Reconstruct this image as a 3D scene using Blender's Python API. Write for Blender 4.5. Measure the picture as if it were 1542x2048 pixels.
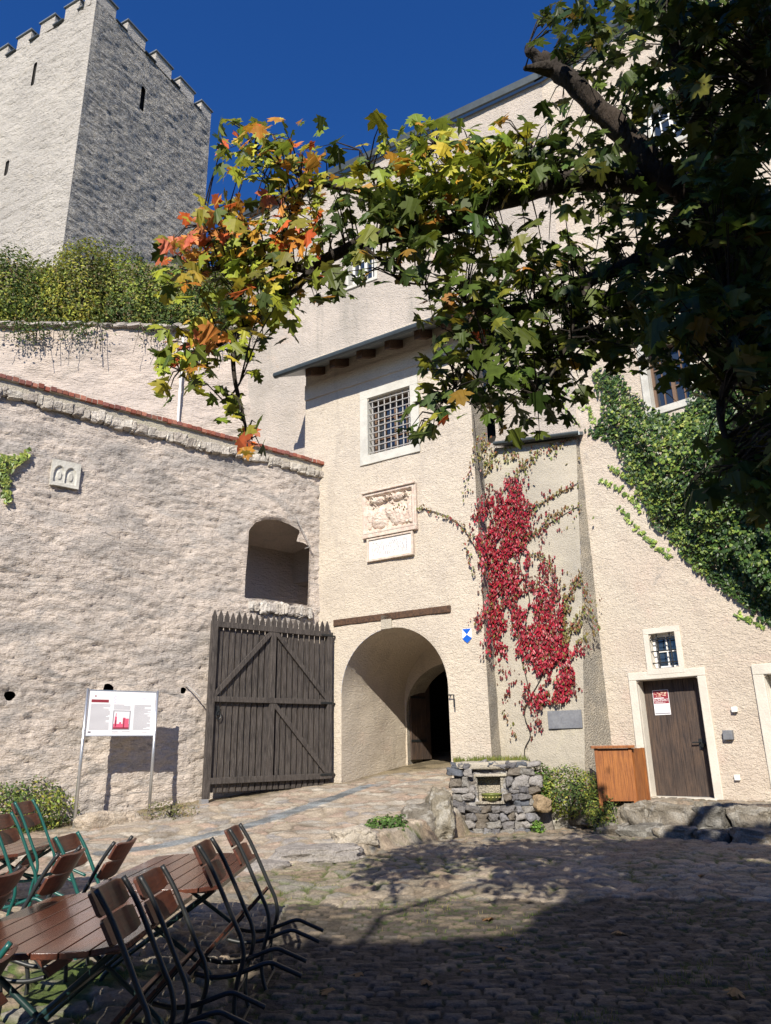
import bpy, math, random
import numpy as np
from mathutils import Vector, Matrix, noise as mnoise
rng = np.random.default_rng(11); random.seed(11)
for o in list(bpy.data.objects): bpy.data.objects.remove(o)
scene = bpy.context.scene; COL = scene.collection
R_ = math.radians
# ------------------------------------------------------------------ camera, sky, sun, exposure
FPX, PITCH, ROLL, EYE = 1481.0, R_(17.75), R_(1.09), 1.6
cam = bpy.data.cameras.new('camera'); camo = bpy.data.objects.new('camera', cam); COL.objects.link(camo)
cam.sensor_fit = 'VERTICAL'; cam.sensor_height = 24.0; cam.lens = 24.0 * FPX / 2048
cam.clip_start = 0.05; cam.clip_end = 2000
camo.matrix_world = Matrix.Translation((0, 0, EYE)) @ Matrix.Rotation(math.pi/2 + PITCH, 4, 'X') @ Matrix.Rotation(-ROLL, 4, 'Z')
scene.camera = camo
SUN_AZ, SUN_EL = R_(190), R_(34)
w = bpy.data.worlds.new('World'); scene.world = w; w.use_nodes = True
wn = w.node_tree.nodes; wl = w.node_tree.links
sky = wn.new('ShaderNodeTexSky'); sky.sky_type = 'NISHITA'; sky.sun_disc = False
sky.sun_elevation = SUN_EL; sky.sun_rotation = SUN_AZ; sky.altitude = 800; sky.air_density = 1.0; sky.dust_density = 0.2; sky.ozone_density = 8.0
wn['Background'].inputs[1].default_value = 0.075
hsv = wn.new('ShaderNodeHueSaturation'); hsv.inputs['Hue'].default_value = .51; hsv.inputs['Saturation'].default_value = 1.16; hsv.inputs['Value'].default_value = 1.45
wl.new(sky.outputs[0], hsv.inputs['Color']); wl.new(hsv.outputs[0], wn['Background'].inputs[0])
sl = bpy.data.lights.new('sun', 'SUN'); sl.energy = 5.0; sl.angle = R_(0.5); sl.color = (1.0, 0.935, 0.825)
so = bpy.data.objects.new('sun', sl); COL.objects.link(so)
SUNV = np.array([-math.sin(SUN_AZ)*math.cos(SUN_EL), -math.cos(SUN_AZ)*math.cos(SUN_EL), -math.sin(SUN_EL)])
so.rotation_euler = Vector(SUNV).to_track_quat('-Z', 'Y').to_euler(); so.location = (-4, -20, 30)
scene.view_settings.view_transform = 'Standard'; scene.view_settings.look = 'None'
scene.view_settings.exposure = 0.5; scene.view_settings.gamma = 1.0
scene.render.engine = 'CYCLES'; scene.cycles.max_bounces = 6; scene.cycles.transparent_max_bounces = 8
# ------------------------------------------------------------------ survey helpers (where real points stand)
RC = np.array(camo.matrix_world.to_3x3())
CC = np.array([0, 0, EYE])
def ray(x, y): return RC @ np.array([(x-771)/FPX, -(y-1024)/FPX, -1.0])
def atY(x, y, Y): d = ray(x, y); return CC + d*(Y/d[1])
def atZ(x, y, z): d = ray(x, y); return CC + d*((z-EYE)/d[2])
def project(P):
    q = (np.asarray(P, float) - CC) @ RC
    return 771 + FPX*q[..., 0]/-q[..., 2], 1024 - FPX*q[..., 1]/-q[..., 2], -q[..., 2]
class Fr:                                   # a vertical wall plane: origin, compass direction; s runs right, out runs to the viewer
    def __init__(s, o, az): s.o = np.array([o[0], o[1]], float); a = R_(az); s.d = np.array([math.sin(a), math.cos(a)]); s.n = np.array([s.d[1], -s.d[0]])
    def p(s, S, Z, out=0.0):
        S = np.asarray(S, float); Z = np.asarray(Z, float); out = np.asarray(out, float)
        return np.stack(np.broadcast_arrays(s.o[0]+S*s.d[0]+out*s.n[0], s.o[1]+S*s.d[1]+out*s.n[1], Z), -1)
    def at(s, x, y, out=0.0):
        d = ray(x, y); oo = s.o + out*s.n; t = ((oo - CC[:2]) @ s.n)/(d[:2] @ s.n); P = CC + d*t
        return float((P[:2]-oo) @ s.d), float(P[2])
    def sz(s, P): return float((np.array(P[:2])-s.o) @ s.d)
GATE = Fr((-1.0, 16.0), 122); LEFT = Fr((-1.49, 16.31), 50); TALL = Fr((2.39, 15.06), 120); WING = Fr((4.02, 14.12), 132)
BACK = Fr((-3.70, 18.58), 86); TWR = Fr((-14.28, 28.0), 27); TWL = Fr((-14.28, 28.0), 117); LEAF = Fr((-1.22, 16.0), 51)
# ------------------------------------------------------------------ numpy noise
def _h(ix, iy, seed):
    n = (ix.astype(np.int64)*374761393 + iy.astype(np.int64)*668265263 + seed*1274126177) & 0xFFFFFFFF
    n = ((n ^ (n >> 13))*1103515245) & 0xFFFFFFFF; n = ((n ^ (n >> 15))*2654435761) & 0xFFFFFFFF
    return ((n ^ (n >> 16)) & 0xFFFFFF)/float(0xFFFFFF)
def vnoise(x, y, seed=0):
    ix = np.floor(x); iy = np.floor(y); fx = x-ix; fy = y-iy; ux = fx*fx*(3-2*fx); uy = fy*fy*(3-2*fy)
    a = _h(ix, iy, seed); b = _h(ix+1, iy, seed); c = _h(ix, iy+1, seed); d = _h(ix+1, iy+1, seed)
    return (a*(1-ux)+b*ux)*(1-uy) + (c*(1-ux)+d*ux)*uy
def fbm(x, y, seed=0, o=4, g=.5):
    r = 0; a = 1; t = 0
    for i in range(o): r = r + a*vnoise(x*2**i+17.3*i, y*2**i+9.1*i, seed+i); t += a; a *= g
    return r/t
def worley(x, y, sx, sy, jit=.9, seed=0, brick=False):
    X = x/sx; Y = y/sy; iy0 = np.floor(Y); F1 = np.full(X.shape, 9.); F2 = F1.copy(); ID = np.zeros(X.shape); CX = np.zeros(X.shape)
    for dy in (-1, 0, 1):
        iy = iy0+dy; off = (np.mod(iy, 2)*.5 + .25*_h(iy, iy*0, seed+5)) if brick else 0
        ix0 = np.floor(X-off)
        for dx in (-1, 0, 1):
            ix = ix0+dx
            px = ix+off+.5+jit*(_h(ix, iy, seed)-.5); py = iy+.5+jit*(.35 if brick else 1)*(_h(ix, iy, seed+1)-.5)
            ddx = (X-px)*sx; ddy = (Y-py)*sy
            D = (np.maximum(np.abs(ddx)/sx, np.abs(ddy)/sy) if brick else np.hypot(ddx, ddy)/max(sx, sy))
            idv = _h(ix, iy, seed+2)
            m = D < F1; F2 = np.where(m, F1, np.minimum(F2, D)); ID = np.where(m, idv, ID); F1 = np.where(m, D, F1)
    return F1, F2, ID
def sstep(a, b, x): t = np.clip((x-a)/(b-a), 0, 1); return t*t*(3-2*t)
# ------------------------------------------------------------------ objects
WO = {}                                      # world origin of each object built here
def wo(o): return np.array(WO.get(o.name, (0, 0, 0)), float)
def tag(o, label=None, cat=None, group=None, kind=None):
    if label: o['label'] = label
    if cat: o['category'] = cat
    if group: o['group'] = group
    if kind: o['kind'] = kind
    return o
def thing(name, label, cat, loc, group=None):
    o = bpy.data.objects.new(name, None); COL.objects.link(o); o.location = [float(v) for v in loc]; o.empty_display_size = .2
    WO[o.name] = np.array(loc, float); return tag(o, label, cat, group)
def mk(name, V, F, mat=None, parent=None, smooth=False, col=None, origin=None, bevel=0):
    V = np.asarray(V, float)
    if parent is not None: O = wo(parent)
    else:
        O = np.array(origin, float) if origin is not None else np.array([(V[:, 0].min()+V[:, 0].max())/2, (V[:, 1].min()+V[:, 1].max())/2, V[:, 2].min()])
    me = bpy.data.meshes.new(name); F = F.tolist() if isinstance(F, np.ndarray) else F
    me.from_pydata((V-O).tolist(), [], F)
    if mat: me.materials.append(mat)
    if smooth: me.polygons.foreach_set('use_smooth', [True]*len(me.polygons))
    if col is not None:
        a = me.color_attributes.new('Col', 'FLOAT_COLOR', 'POINT'); c = np.ones((len(V), 4), np.float32); c[:, :3] = col; a.data.foreach_set('color', c.ravel())
    me.update()
    o = bpy.data.objects.new(name, me); COL.objects.link(o)
    if parent is not None: o.parent = parent
    else: o.location = O
    WO[o.name] = O
    if bevel:
        b = o.modifiers.new('bevel', 'BEVEL'); b.width = bevel; b.segments = 2; b.limit_method = 'ANGLE'; b.angle_limit = R_(40)
    return o
class MB:
    def __init__(s): s.v = []; s.f = []; s.c = []; s.cur = (1, 1, 1)
    def add(s, V, F):
        b = len(s.v); s.v += [tuple(map(float, p)) for p in V]; s.f += [tuple(i+b for i in f) for f in F]; s.c += [s.cur]*len(V); return s
    def hexa(s, P): return s.add(P, [(3, 2, 1, 0), (4, 5, 6, 7), (0, 1, 5, 4), (1, 2, 6, 5), (2, 3, 7, 6), (3, 0, 4, 7)])
    def fbox(s, fr, s0, s1, z0, z1, o0, o1):   # box in a wall frame, from out=o0 (back) to o1 (front)
        P = [fr.p(s0, z0, o1), fr.p(s1, z0, o1), fr.p(s1, z0, o0), fr.p(s0, z0, o0), fr.p(s0, z1, o1), fr.p(s1, z1, o1), fr.p(s1, z1, o0), fr.p(s0, z1, o0)]
        return s.hexa(P)
    def box(s, c, d, rz=0):
        cs, sn = math.cos(rz), math.sin(rz); P = []
        for z in (-1, 1):
            for x, y in ((-1, -1), (1, -1), (1, 1), (-1, 1)):
                a, b = x*d[0]/2, y*d[1]/2; P.append((c[0]+a*cs-b*sn, c[1]+a*sn+b*cs, c[2]+z*d[2]/2))
        return s.hexa(P)
    def beam(s, a, b, wd, ht, up=(0, 0, 1)):
        a = Vector(a); b = Vector(b); d = (b-a).normalized(); u = Vector(up); x = d.cross(u).normalized()*wd/2; y = x.cross(d).normalized()*ht/2
        return s.hexa([a-x-y, a+x-y, b+x-y, b-x-y, a-x+y, a+x+y, b+x+y, b-x+y])
    def tube(s, pts, rad, seg=8, rough=0, cap=True):
        pts = [Vector(p) for p in pts]; n = len(pts); rad = [rad]*n if isinstance(rad, (int, float)) else rad
        ref = Vector((0, 0, 1)); V = []
        for i, p in enumerate(pts):
            t = (pts[min(i+1, n-1)]-pts[max(i-1, 0)]).normalized()
            if abs(t.dot(ref)) > .95: ref = Vector((1, 0, 0)) if abs(t.x) < .9 else Vector((0, 1, 0))
            x = t.cross(ref).normalized(); y = t.cross(x).normalized(); ref = x.cross(t) if False else ref
            for k in range(seg):
                a = 2*math.pi*k/seg; r = rad[i]
                if rough: r *= 1+rough*(mnoise.noise(Vector((p.x*4+math.cos(a)*1.5, p.y*4+math.sin(a)*1.5, p.z*4+i*.2))))
                V.append(p+x*math.cos(a)*r+y*math.sin(a)*r)
        F = [(i*seg+k, i*seg+(k+1) % seg, (i+1)*seg+(k+1) % seg, (i+1)*seg+k) for i in range(n-1) for k in range(seg)]
        if cap: F += [tuple(range(seg))[::-1], tuple((n-1)*seg+k for k in range(seg))]
        return s.add(V, F)
    def prism(s, pts, vec):                    # planar polygon pushed along vec
        n = len(pts); P = [np.array(p, float) for p in pts]; Q = [p+np.array(vec) for p in P]
        return s.add(P+Q, [tuple(range(n))[::-1], tuple(range(n, 2*n))]+[(i, (i+1) % n, n+(i+1) % n, n+i) for i in range(n)])
    def build(s, name, mat, parent=None, **k):
        return mk(name, np.array(s.v), s.f, mat, parent, col=np.array(s.c) if k.pop('usecol', False) else None, **k)
def smooth_path(P, n=6):
    P = [Vector(p) for p in P]; out = []
    for i in range(len(P)-1):
        p0 = P[max(i-1, 0)]; p1 = P[i]; p2 = P[i+1]; p3 = P[min(i+2, len(P)-1)]
        for k in range(n):
            t = k/n; out.append(.5*((2*p1)+(p2-p0)*t+(2*p0-5*p1+4*p2-p3)*t*t+(3*p1-p0-3*p2+p3)*t**3))
    return out+[P[-1]]
# wall sheets with openings
def sd_box(s0, s1, z0, z1): return lambda S, Z: np.maximum(np.maximum(s0-S, S-s1), np.maximum(z0-Z, Z-z1))
def sd_arch(c, a, zs, b):
    def f(S, Z):
        r = np.hypot((S-c)/a, (Z-zs)/b); return np.where(Z < zs, np.abs(S-c)-a, (r-1)*min(a, b))
    return f
def sd_poly(P):
    P = np.array(P, float)
    def f(S, Z):
        d = np.full(S.shape, 1e9); ins = np.zeros(S.shape, bool)
        for i in range(len(P)):
            a = P[i]; b = P[(i+1) % len(P)]; e = b-a; t = np.clip(((S-a[0])*e[0]+(Z-a[1])*e[1])/(e@e), 0, 1)
            d = np.minimum(d, np.hypot(S-a[0]-t*e[0], Z-a[1]-t*e[1]))
            c = ((a[1] > Z) != (b[1] > Z)) & (S < (b[0]-a[0])*(Z-a[1])/(b[1]-a[1]+1e-12)+a[0]); ins ^= c
        return np.where(ins, -d, d)
    return f
def relief(fr, s0, s1, z0, z1, st, holes=(), disp=None, fade=.12, clip=None):
    ns = max(2, int(round((s1-s0)/st))+1); nz = max(2, int(round((z1-z0)/st))+1)
    S, Z = np.meshgrid(np.linspace(s0, s1, ns), np.linspace(z0, z1, nz), indexing='ij')
    def sdf(S, Z):
        d = np.full(S.shape, 9.)
        for h in holes: d = np.minimum(d, h(S, Z))
        return d
    sd = sdf(S, Z); ins = sd < 0; S2, Z2 = S.copy(), Z.copy(); e = 1e-3
    near = ins & (sd > -2.5*st)
    for _ in range(3):
        d = sdf(S2, Z2); gx = (sdf(S2+e, Z2)-d)/e; gz = (sdf(S2, Z2+e)-d)/e; g2 = gx*gx+gz*gz+1e-6
        S2 = np.where(near & (d < 0), S2-d*gx/g2, S2); Z2 = np.where(near & (d < 0), Z2-d*gz/g2, Z2)
    out = 0*S if disp is None else disp(S, Z)*sstep(0, fade, sd)
    V = fr.p(S2, Z2, out).reshape(-1, 3)
    I = np.arange(ns*nz).reshape(ns, nz)
    Q = np.stack([I[:-1, :-1], I[1:, :-1], I[1:, 1:], I[:-1, 1:]], -1).reshape(-1, 4)
    keep = ~(ins.ravel()[Q].all(1))
    Q = Q[keep]; u, inv = np.unique(Q, return_inverse=True)
    return V[u], inv.reshape(-1, 4)
def patch(P00, P10, P01, P11, nx, ny, disp=None):
    P00, P10, P01, P11 = map(lambda p: np.array(p, float), (P00, P10, P01, P11))
    U, W = np.meshgrid(np.linspace(0, 1, nx+1), np.linspace(0, 1, ny+1), indexing='ij')
    V = (P00*(1-U[..., None])+P10*U[..., None])*(1-W[..., None])+(P01*(1-U[..., None])+P11*U[..., None])*W[..., None]
    n = np.cross(P10-P00, P01-P00); n /= np.linalg.norm(n)
    col = None
    if disp is not None: V = V + n*disp(U, W)[..., None]
    I = np.arange((nx+1)*(ny+1)).reshape(nx+1, ny+1)
    return V.reshape(-1, 3), np.stack([I[:-1, :-1], I[1:, :-1], I[1:, 1:], I[:-1, 1:]], -1).reshape(-1, 4)
# ------------------------------------------------------------------ materials
def mat(name, base, var=None, vs=1.5, stain=None, ss=.5, sr=(.52, .62), sz=1.0, fine=None, bumps=(), rough=.85, col=False, metal=0, spec=.3, trans=0, coat=0, wood=None):
    m = bpy.data.materials.new(name); m.use_nodes = True; N = m.node_tree.nodes; L = m.node_tree.links; P = N['Principled BSDF']
    tc = N.new('ShaderNodeTexCoord')
    def noise(scale, stretch=(1, 1, 1), detail=6, dist=0, r=.55):
        mp = N.new('ShaderNodeMapping'); mp.inputs['Scale'].default_value = stretch; L.new(tc.outputs['Object'], mp.inputs[0])
        n = N.new('ShaderNodeTexNoise'); n.inputs['Scale'].default_value = scale; n.inputs['Detail'].default_value = detail; n.inputs['Distortion'].default_value = dist; n.inputs['Roughness'].default_value = r
        L.new(mp.outputs[0], n.inputs[0]); return n.outputs[0]
    def ramp(f, a, b):
        r = N.new('ShaderNodeMapRange'); r.inputs[1].default_value = a; r.inputs[2].default_value = b; r.clamp = True; L.new(f, r.inputs[0]); return r.outputs[0]
    def mix(f, A, B, t='MIX'):
        x = N.new('ShaderNodeMix'); x.data_type = 'RGBA'; x.blend_type = t
        if isinstance(f, float): x.inputs[0].default_value = f
        else: L.new(f, x.inputs[0])
        for i, c in ((6, A), (7, B)):
            if isinstance(c, (tuple, list)): x.inputs[i].default_value = (*c[:3], 1)
            else: L.new(c, x.inputs[i])
        return x.outputs[2]
    c = base
    if var: c = mix(ramp(noise(vs, (1, 1, sz)), .38, .62), base, var)
    if stain:
        for k, (sc, rng_, colr, stz) in enumerate(stain): c = mix(ramp(noise(sc, (1, 1, stz), 8, .6, .62), *rng_), c, colr)
    if wood:                                    # (scale, stretch vector, dark colour)
        c = mix(ramp(noise(wood[0], wood[1], 5, .3), .42, .62), c, wood[2])
    if col:
        a = N.new('ShaderNodeAttribute'); a.attribute_name = 'Col'; c = mix(1.0, c, a.outputs[0], 'MULTIPLY')
    if fine:
        f = ramp(noise(fine[0], (1, 1, 1), 4), .3, .7); g = mix(f, (1-fine[1],)*3, (1+fine[1]*.6,)*3); c = mix(1.0, c, g, 'MULTIPLY')
    if isinstance(c, (tuple, list)): P.inputs['Base Color'].default_value = (*c[:3], 1)
    else: L.new(c, P.inputs['Base Color'])
    P.inputs['Roughness'].default_value = rough; P.inputs['Metallic'].default_value = metal; P.inputs['Specular IOR Level'].default_value = spec
    if coat: P.inputs['Coat Weight'].default_value = coat; P.inputs['Coat Roughness'].default_value = .12
    prev = None
    for b in bumps:
        sc, dist, st = b[:3]; h = noise(sc, st, b[3] if len(b) > 3 else 6, b[4] if len(b) > 4 else 0)
        bn = N.new('ShaderNodeBump'); bn.inputs['Strength'].default_value = 1; bn.inputs['Distance'].default_value = dist; L.new(h, bn.inputs['Height'])
        if prev: L.new(prev, bn.inputs['Normal'])
        prev = bn.outputs[0]
    if prev: L.new(prev, P.inputs['Normal'])
    if trans:
        T = N.new('ShaderNodeBsdfTranslucent'); X = N.new('ShaderNodeMixShader'); X.inputs[0].default_value = trans
        if isinstance(c, (tuple, list)): T.inputs[0].default_value = (*c[:3], 1)
        else: L.new(c, T.inputs[0])
        L.new(P.outputs[0], X.inputs[1]); L.new(T.outputs[0], X.inputs[2]); L.new(X.outputs[0], N['Material Output'].inputs[0])
    return m
M = {}
M['gate'] = mat('gatehouse_plaster', (.61, .53, .42), var=(.54, .47, .38), vs=.8, stain=[(.7, (.60, .75), (.60, .48, .38), 1), (2.4, (.55, .72), (.47, .41, .335), .22), (3.5, (.64, .78), (.66, .60, .51), 1)], fine=(60, .2), bumps=[(11, .035, (1, 1, 2.2), 5, 1.2), (45, .012, (1, 1, 1.5), 4)])
M['left'] = mat('rubble_plaster', (.60, .515, .435), var=(.51, .445, .385), vs=1.0, sz=2, stain=[(.55, (.50, .66), (.31, .285, .26), 2.2), (1.3, (.52, .62), (.44, .395, .35), 2), (2.2, (.57, .68), (.29, .265, .24), 3.2), (6, (.60, .72), (.24, .22, .20), 3.6), (.8, (.60, .76), (.64, .56, .48), 1)], fine=(30, .18), bumps=[(7, .034, (1, 1, 3.2), 7, .8), (24, .025, (1, 1, 1.8), 5, .5)])
M['tall'] = mat('old_roughcast', (.52, .45, .38), var=(.43, .38, .325), vs=.7, stain=[(.4, (.52, .70), (.35, .31, .26), 1), (.9, (.64, .8), (.60, .43, .31), 1), (1.6, (.54, .70), (.37, .33, .28), .2), (3.5, (.62, .78), (.36, .32, .27), 1)], fine=(70, .22), bumps=[(30, .03, (1, 1, 1.3), 5), (8, .03, (1, 1, 2), 5, 1)])
M['wing'] = mat('wing_plaster', (.60, .525, .42), var=(.57, .48, .385), vs=.8, stain=[(.9, (.56, .70), (.60, .47, .38), 1), (1.5, (.62, .74), (.36, .33, .29), 2), (.6, (.60, .7), (.63, .57, .49), .5)], fine=(60, .2), bumps=[(11, .032, (1, 1, 2.0), 5, 1.3), (45, .01, (1, 1, 1.4), 4)])
M['back'] = mat('curtain_plaster', (.55, .46, .385), var=(.47, .40, .345), vs=.9, stain=[(.6, (.54, .7), (.38, .34, .29), .5), (2.5, (.62, .76), (.36, .32, .28), 2)], fine=(40, .16), bumps=[(6, .06, (1, 1, 3.0), 6, .8), (25, .02, (1, 1, 1.5), 5)])
M['tower'] = mat('tower_plaster', (.50, .46, .40), var=(.44, .405, .355), vs=.35, stain=[(1.2, (.60, .75), (.45, .40, .33), 1)], fine=(25, .15), bumps=[(3.2, .16, (1, 1, 2.6), 7, .8), (12, .06, (1, 1, 1.6), 5)])
M['keepshade'] = mat('shade_toned_keep_plaster', (.62, .565, .475), var=(.50, .46, .395), vs=.6, stain=[(1.8, (.48, .60), (.25, .24, .225), 3.2), (6, (.52, .62), (.68, .65, .59), 2.4), (2.6, (.56, .64), (.20, .195, .185), 6)], fine=(18, .35), bumps=[(4.5, .30, (1, 1, 3.2), 8, .6), (14, .10, (1, 1, 2), 5)])  # keep's right face: grazing-light shade and streak shadows put into the colour
M['butt'] = mat('grey_roughcast', (.46, .41, .325), var=(.37, .335, .27), vs=.9, sz=.6, stain=[(.8, (.54, .68), (.50, .46, .33), 1), (2.0, (.60, .74), (.30, .285, .25), .6), (6, (.70, .74), (.62, .6, .55), 1)], fine=(60, .2), bumps=[(40, .022, (1, 1, 1), 4), (6, .02, (1, 1, 1), 5)])
M['gravel'] = mat('exposed_roughcast', (.42, .37, .29), var=(.30, .275, .23), vs=2.5, fine=(50, .55), bumps=[(38, .05, (1, 1, 1), 3)])
M['white'] = mat('limewash_stone', (.55, .53, .465), var=(.46, .44, .385), vs=4, fine=(30, .06), bumps=[(30, .006, (1, 1, 1), 4)])
M['frame'] = mat('door_stone', (.66, .61, .52), var=(.58, .54, .46), vs=3, fine=(40, .07), bumps=[(35, .006, (1, 1, 1), 4)])
M['pink'] = mat('carved_pink_stone', (.64, .56, .46), var=(.54, .42, .34), vs=9, stain=[(5, (.62, .75), (.30, .17, .12), 1)], fine=(60, .12), bumps=[(40, .012, (1, 1, 1), 5)])
M['slab'] = mat('lettered_slab', (.74, .71, .65), var=(.62, .60, .55), vs=14, fine=(80, .12), bumps=[(50, .006, (1, 1, 1), 4)])
M['brick'] = mat('red_brick', (1, 1, 1), fine=(60, .2), bumps=[(50, .01, (1, 1, 1), 4)], col=True)
M['stone'] = mat('field_stone', (1, 1, 1), var=(.84, .83, .82), vs=5, fine=(45, .3), bumps=[(11, .05, (1, 1, 1), 9, .4), (60, .014, (1, 1, 1), 4)], col=True, rough=.95, spec=.15)
M['ground'] = mat('paving', (1, 1, 1), var=(.82, .80, .78), vs=3, fine=(35, .32), bumps=[(26, .018, (1, 1, 1), 8), (90, .005, (1, 1, 1), 4)], col=True, rough=.92)
M['earth'] = mat('earth', (.17, .13, .09), var=(.12, .11, .06), vs=3, fine=(20, .3), bumps=[(10, .05, (1, 1, 1))])
M['gatewood'] = mat('weathered_gate_wood', (.060, .050, .044), var=(.036, .031, .028), vs=3, fine=(60, .3), wood=(9, (6, 6, .5), (.10, .086, .076)), bumps=[(22, .006, (5, 5, .4), 5)], rough=.7)
M['doorwood'] = mat('brown_door_wood', (.115, .075, .052), var=(.075, .055, .045), vs=2, wood=(8, (7, 7, .4), (.045, .034, .030)), fine=(70, .2), bumps=[(22, .006, (6, 6, .4), 5)], rough=.6)
M['orange'] = mat('varnished_larch', (.36, .135, .035), var=(.28, .10, .03), vs=2, wood=(7, (8, 8, .5), (.20, .07, .022)), fine=(70, .12), bumps=[(22, .003, (6, 6, .4), 5)], rough=.4, spec=.5)
M['timber'] = mat('dark_timber', (.10, .055, .032), wood=(8, (3, 3, 3), (.05, .03, .02)), rough=.75)
M['table'] = mat('oiled_slats', (.17, .058, .030), var=(.12, .042, .025), vs=3, wood=(10, (6, .5, 6), (.085, .032, .021)), fine=(90, .12), bumps=[(25, .0015, (6, .4, 6), 4)], rough=.22, spec=.55, coat=.25)
M['slat'] = mat('varnished_slat', (.13, .045, .025), var=(.095, .034, .021), vs=3, wood=(10, (6, .6, 6), (.07, .026, .018)), rough=.35, spec=.5)
M['teal'] = mat('green_enamel', (.008, .085, .072), rough=.35, spec=.5, fine=(40, .15))
M['iron'] = mat('black_iron', (.018, .020, .020), rough=.45, spec=.5, fine=(60, .3))
M['darkteal'] = mat('dark_green_enamel', (.010, .032, .030), rough=.35, spec=.5)
M['steel'] = mat('galvanised_steel', (.62, .63, .64), rough=.32, metal=.85, fine=(30, .1))
M['grille'] = mat('grey_iron_bars', (.42, .40, .37), rough=.6, metal=.2, fine=(50, .2))
M['zinc'] = mat('dark_zinc', (.055, .068, .072), rough=.45, metal=.3, spec=.5, fine=(8, .2))
M['zinclight'] = mat('grey_zinc', (.20, .225, .235), rough=.4, metal=.3, fine=(8, .15))
M['glass'] = mat('dark_glass', (.020, .028, .040), rough=.06, spec=.9, bumps=[(3, .01, (1, 1, 1), 2)])
M['casement'] = mat('brown_casement', (.16, .10, .065), rough=.7, fine=(40, .2))
M['winwhite'] = mat('white_paint', (.78, .77, .73), rough=.5)
M['bark'] = mat('maple_bark', (.042, .034, .027), var=(.028, .023, .020), vs=4, stain=[(6, (.6, .72), (.15, .14, .12), 1)], fine=(30, .3), bumps=[(12, .05, (1, 1, .5), 6), (40, .012, (1, 1, 1), 4)], rough=.95)
M['barkbare'] = mat('bare_limb_wood', (.060, .044, .033), var=(.032, .025, .02), vs=3, fine=(40, .3), bumps=[(14, .03, (3, 1, 1), 6)], rough=.9)
M['leaf'] = mat('maple_leaf', (1, 1, 1), fine=(25, .25), col=True, trans=.30, rough=.5, spec=.3)
M['ivy'] = mat('ivy_leaf', (1, 1, 1), col=True, trans=.12, rough=.42, spec=.4)
M['soft'] = mat('small_leaf', (1, 1, 1), col=True, trans=.3, rough=.6)
M['slate'] = mat('blue_slate', (.20, .205, .215), var=(.16, .165, .18), vs=6, fine=(30, .15), bumps=[(20, .004, (1, 1, 1), 5)], rough=.6)
M['ink'] = mat('print_ink', (.17, .16, .19), rough=.5)
M['signwhite'] = mat('white_board', (.82, .81, .82), rough=.4, fine=(3, .04))
M['blue'] = mat('sign_blue', (.01, .10, .48), rough=.4)
M['maroon'] = mat('print_maroon', (.26, .035, .05), rough=.5)
M['grey'] = mat('print_grey', (.30, .29, .32), rough=.5)
M['lilac'] = mat('print_lilac', (.62, .57, .68), rough=.5)
M['rose'] = mat('print_rose', (.68, .12, .20), rough=.5)
M['cream'] = mat('print_cream', (.80, .60, .45), rough=.5)
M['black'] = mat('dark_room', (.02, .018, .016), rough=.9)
M['darkgrey'] = mat('grey_plastic', (.10, .105, .125), rough=.5)
M['pot'] = mat('glazed_pot', (.20, .22, .05), var=(.12, .15, .04), vs=9, rough=.25, spec=.6)
M['potdot'] = mat('glazed_pot_dots', (.62, .55, .22), rough=.3)
# ------------------------------------------------------------------ foliage
def half(out):                               # outline with x>=0 from stem to tip -> two folded halves
    V = [(x, y, -.22*abs(x)) for x, y in out]; n = len(V)
    W = [(-x, y, -.22*abs(x)) for x, y in out[1:-1]]
    return np.array(V+W), [tuple(range(n)), tuple([0]+[n+i for i in range(n-2)]+[n-1])[::-1]]
MAPLE = half([(0, 0), (.10, -.05), (.22, -.02), (.42, -.05), (.35, .08), (.30, .17), (.46, .20), (.62, .44), (.47, .45), (.41, .52), (.20, .43), (.25, .62), (.31, .80), (.15, .78), (0, 1.02)])
IVY = half([(0, 0), (.25, -.05), (.48, .10), (.36, .35), (.42, .55), (.2, .62), (0, 1.0)])
OVAL = half([(0, 0), (.22, .25), (.25, .6), (0, 1.0)])
BLADE = (np.array([(-.05, 0, 0), (.05, 0, 0), (.03, .55, .06), (0, 1, .18), (-.03, .55, .06)]), [(0, 1, 2, 3, 4)])
def scatter(name, tmpl, P, Nrm, size, cols, mat_, parent=None, up=None, droop=None, **k):
    T, TF = tmpl; P = np.asarray(P, float); n = len(P); Nrm = np.asarray(Nrm, float); Nrm = Nrm/np.linalg.norm(Nrm, axis=1)[:, None]
    a = rng.normal(size=(n, 3)) if up is None else np.asarray(up, float)+rng.normal(size=(n, 3))*.35
    y = a-(a*Nrm).sum(1)[:, None]*Nrm; y /= np.linalg.norm(y, axis=1)[:, None]+1e-9; x = np.cross(y, Nrm)
    S = np.asarray(size, float).reshape(-1, 1, 1)*np.ones((n, 1, 1)); T0 = T-np.array([0, .45, 0])
    sq = rng.uniform(.8, 1.15, (n, 1, 1)); cu = rng.uniform(-.3, .65, (n, 1))
    tz = T0[None, :, 2]*rng.uniform(.2, 2.2, (n, 1)) - cu*(T0[None, :, 1])**2
    V = P[:, None]+S*(sq*T0[None, :, :1]*x[:, None]+T0[None, :, 1:2]*y[:, None]+tz[..., None]*Nrm[:, None])
    m = len(T); F = []; base = (np.arange(n)*m)
    for f in TF: F += (base[:, None]+np.array(f)[None]).tolist()
    C = np.repeat(np.asarray(cols, float), m, 0)
    return mk(name, V.reshape(-1, 3), F, mat_, parent, col=C, **k)
def pal(n, *cw):                             # random colours from (weight, rgb) list with jitter
    wts = np.array([c[0] for c in cw], float); idx = rng.choice(len(cw), n, p=wts/wts.sum()); base = np.array([c[1] for c in cw])[idx]
    return np.clip(base*rng.uniform(.72, 1.28, (n, 1))*rng.uniform(.92, 1.08, (n, 3)), 0, 1)
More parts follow.
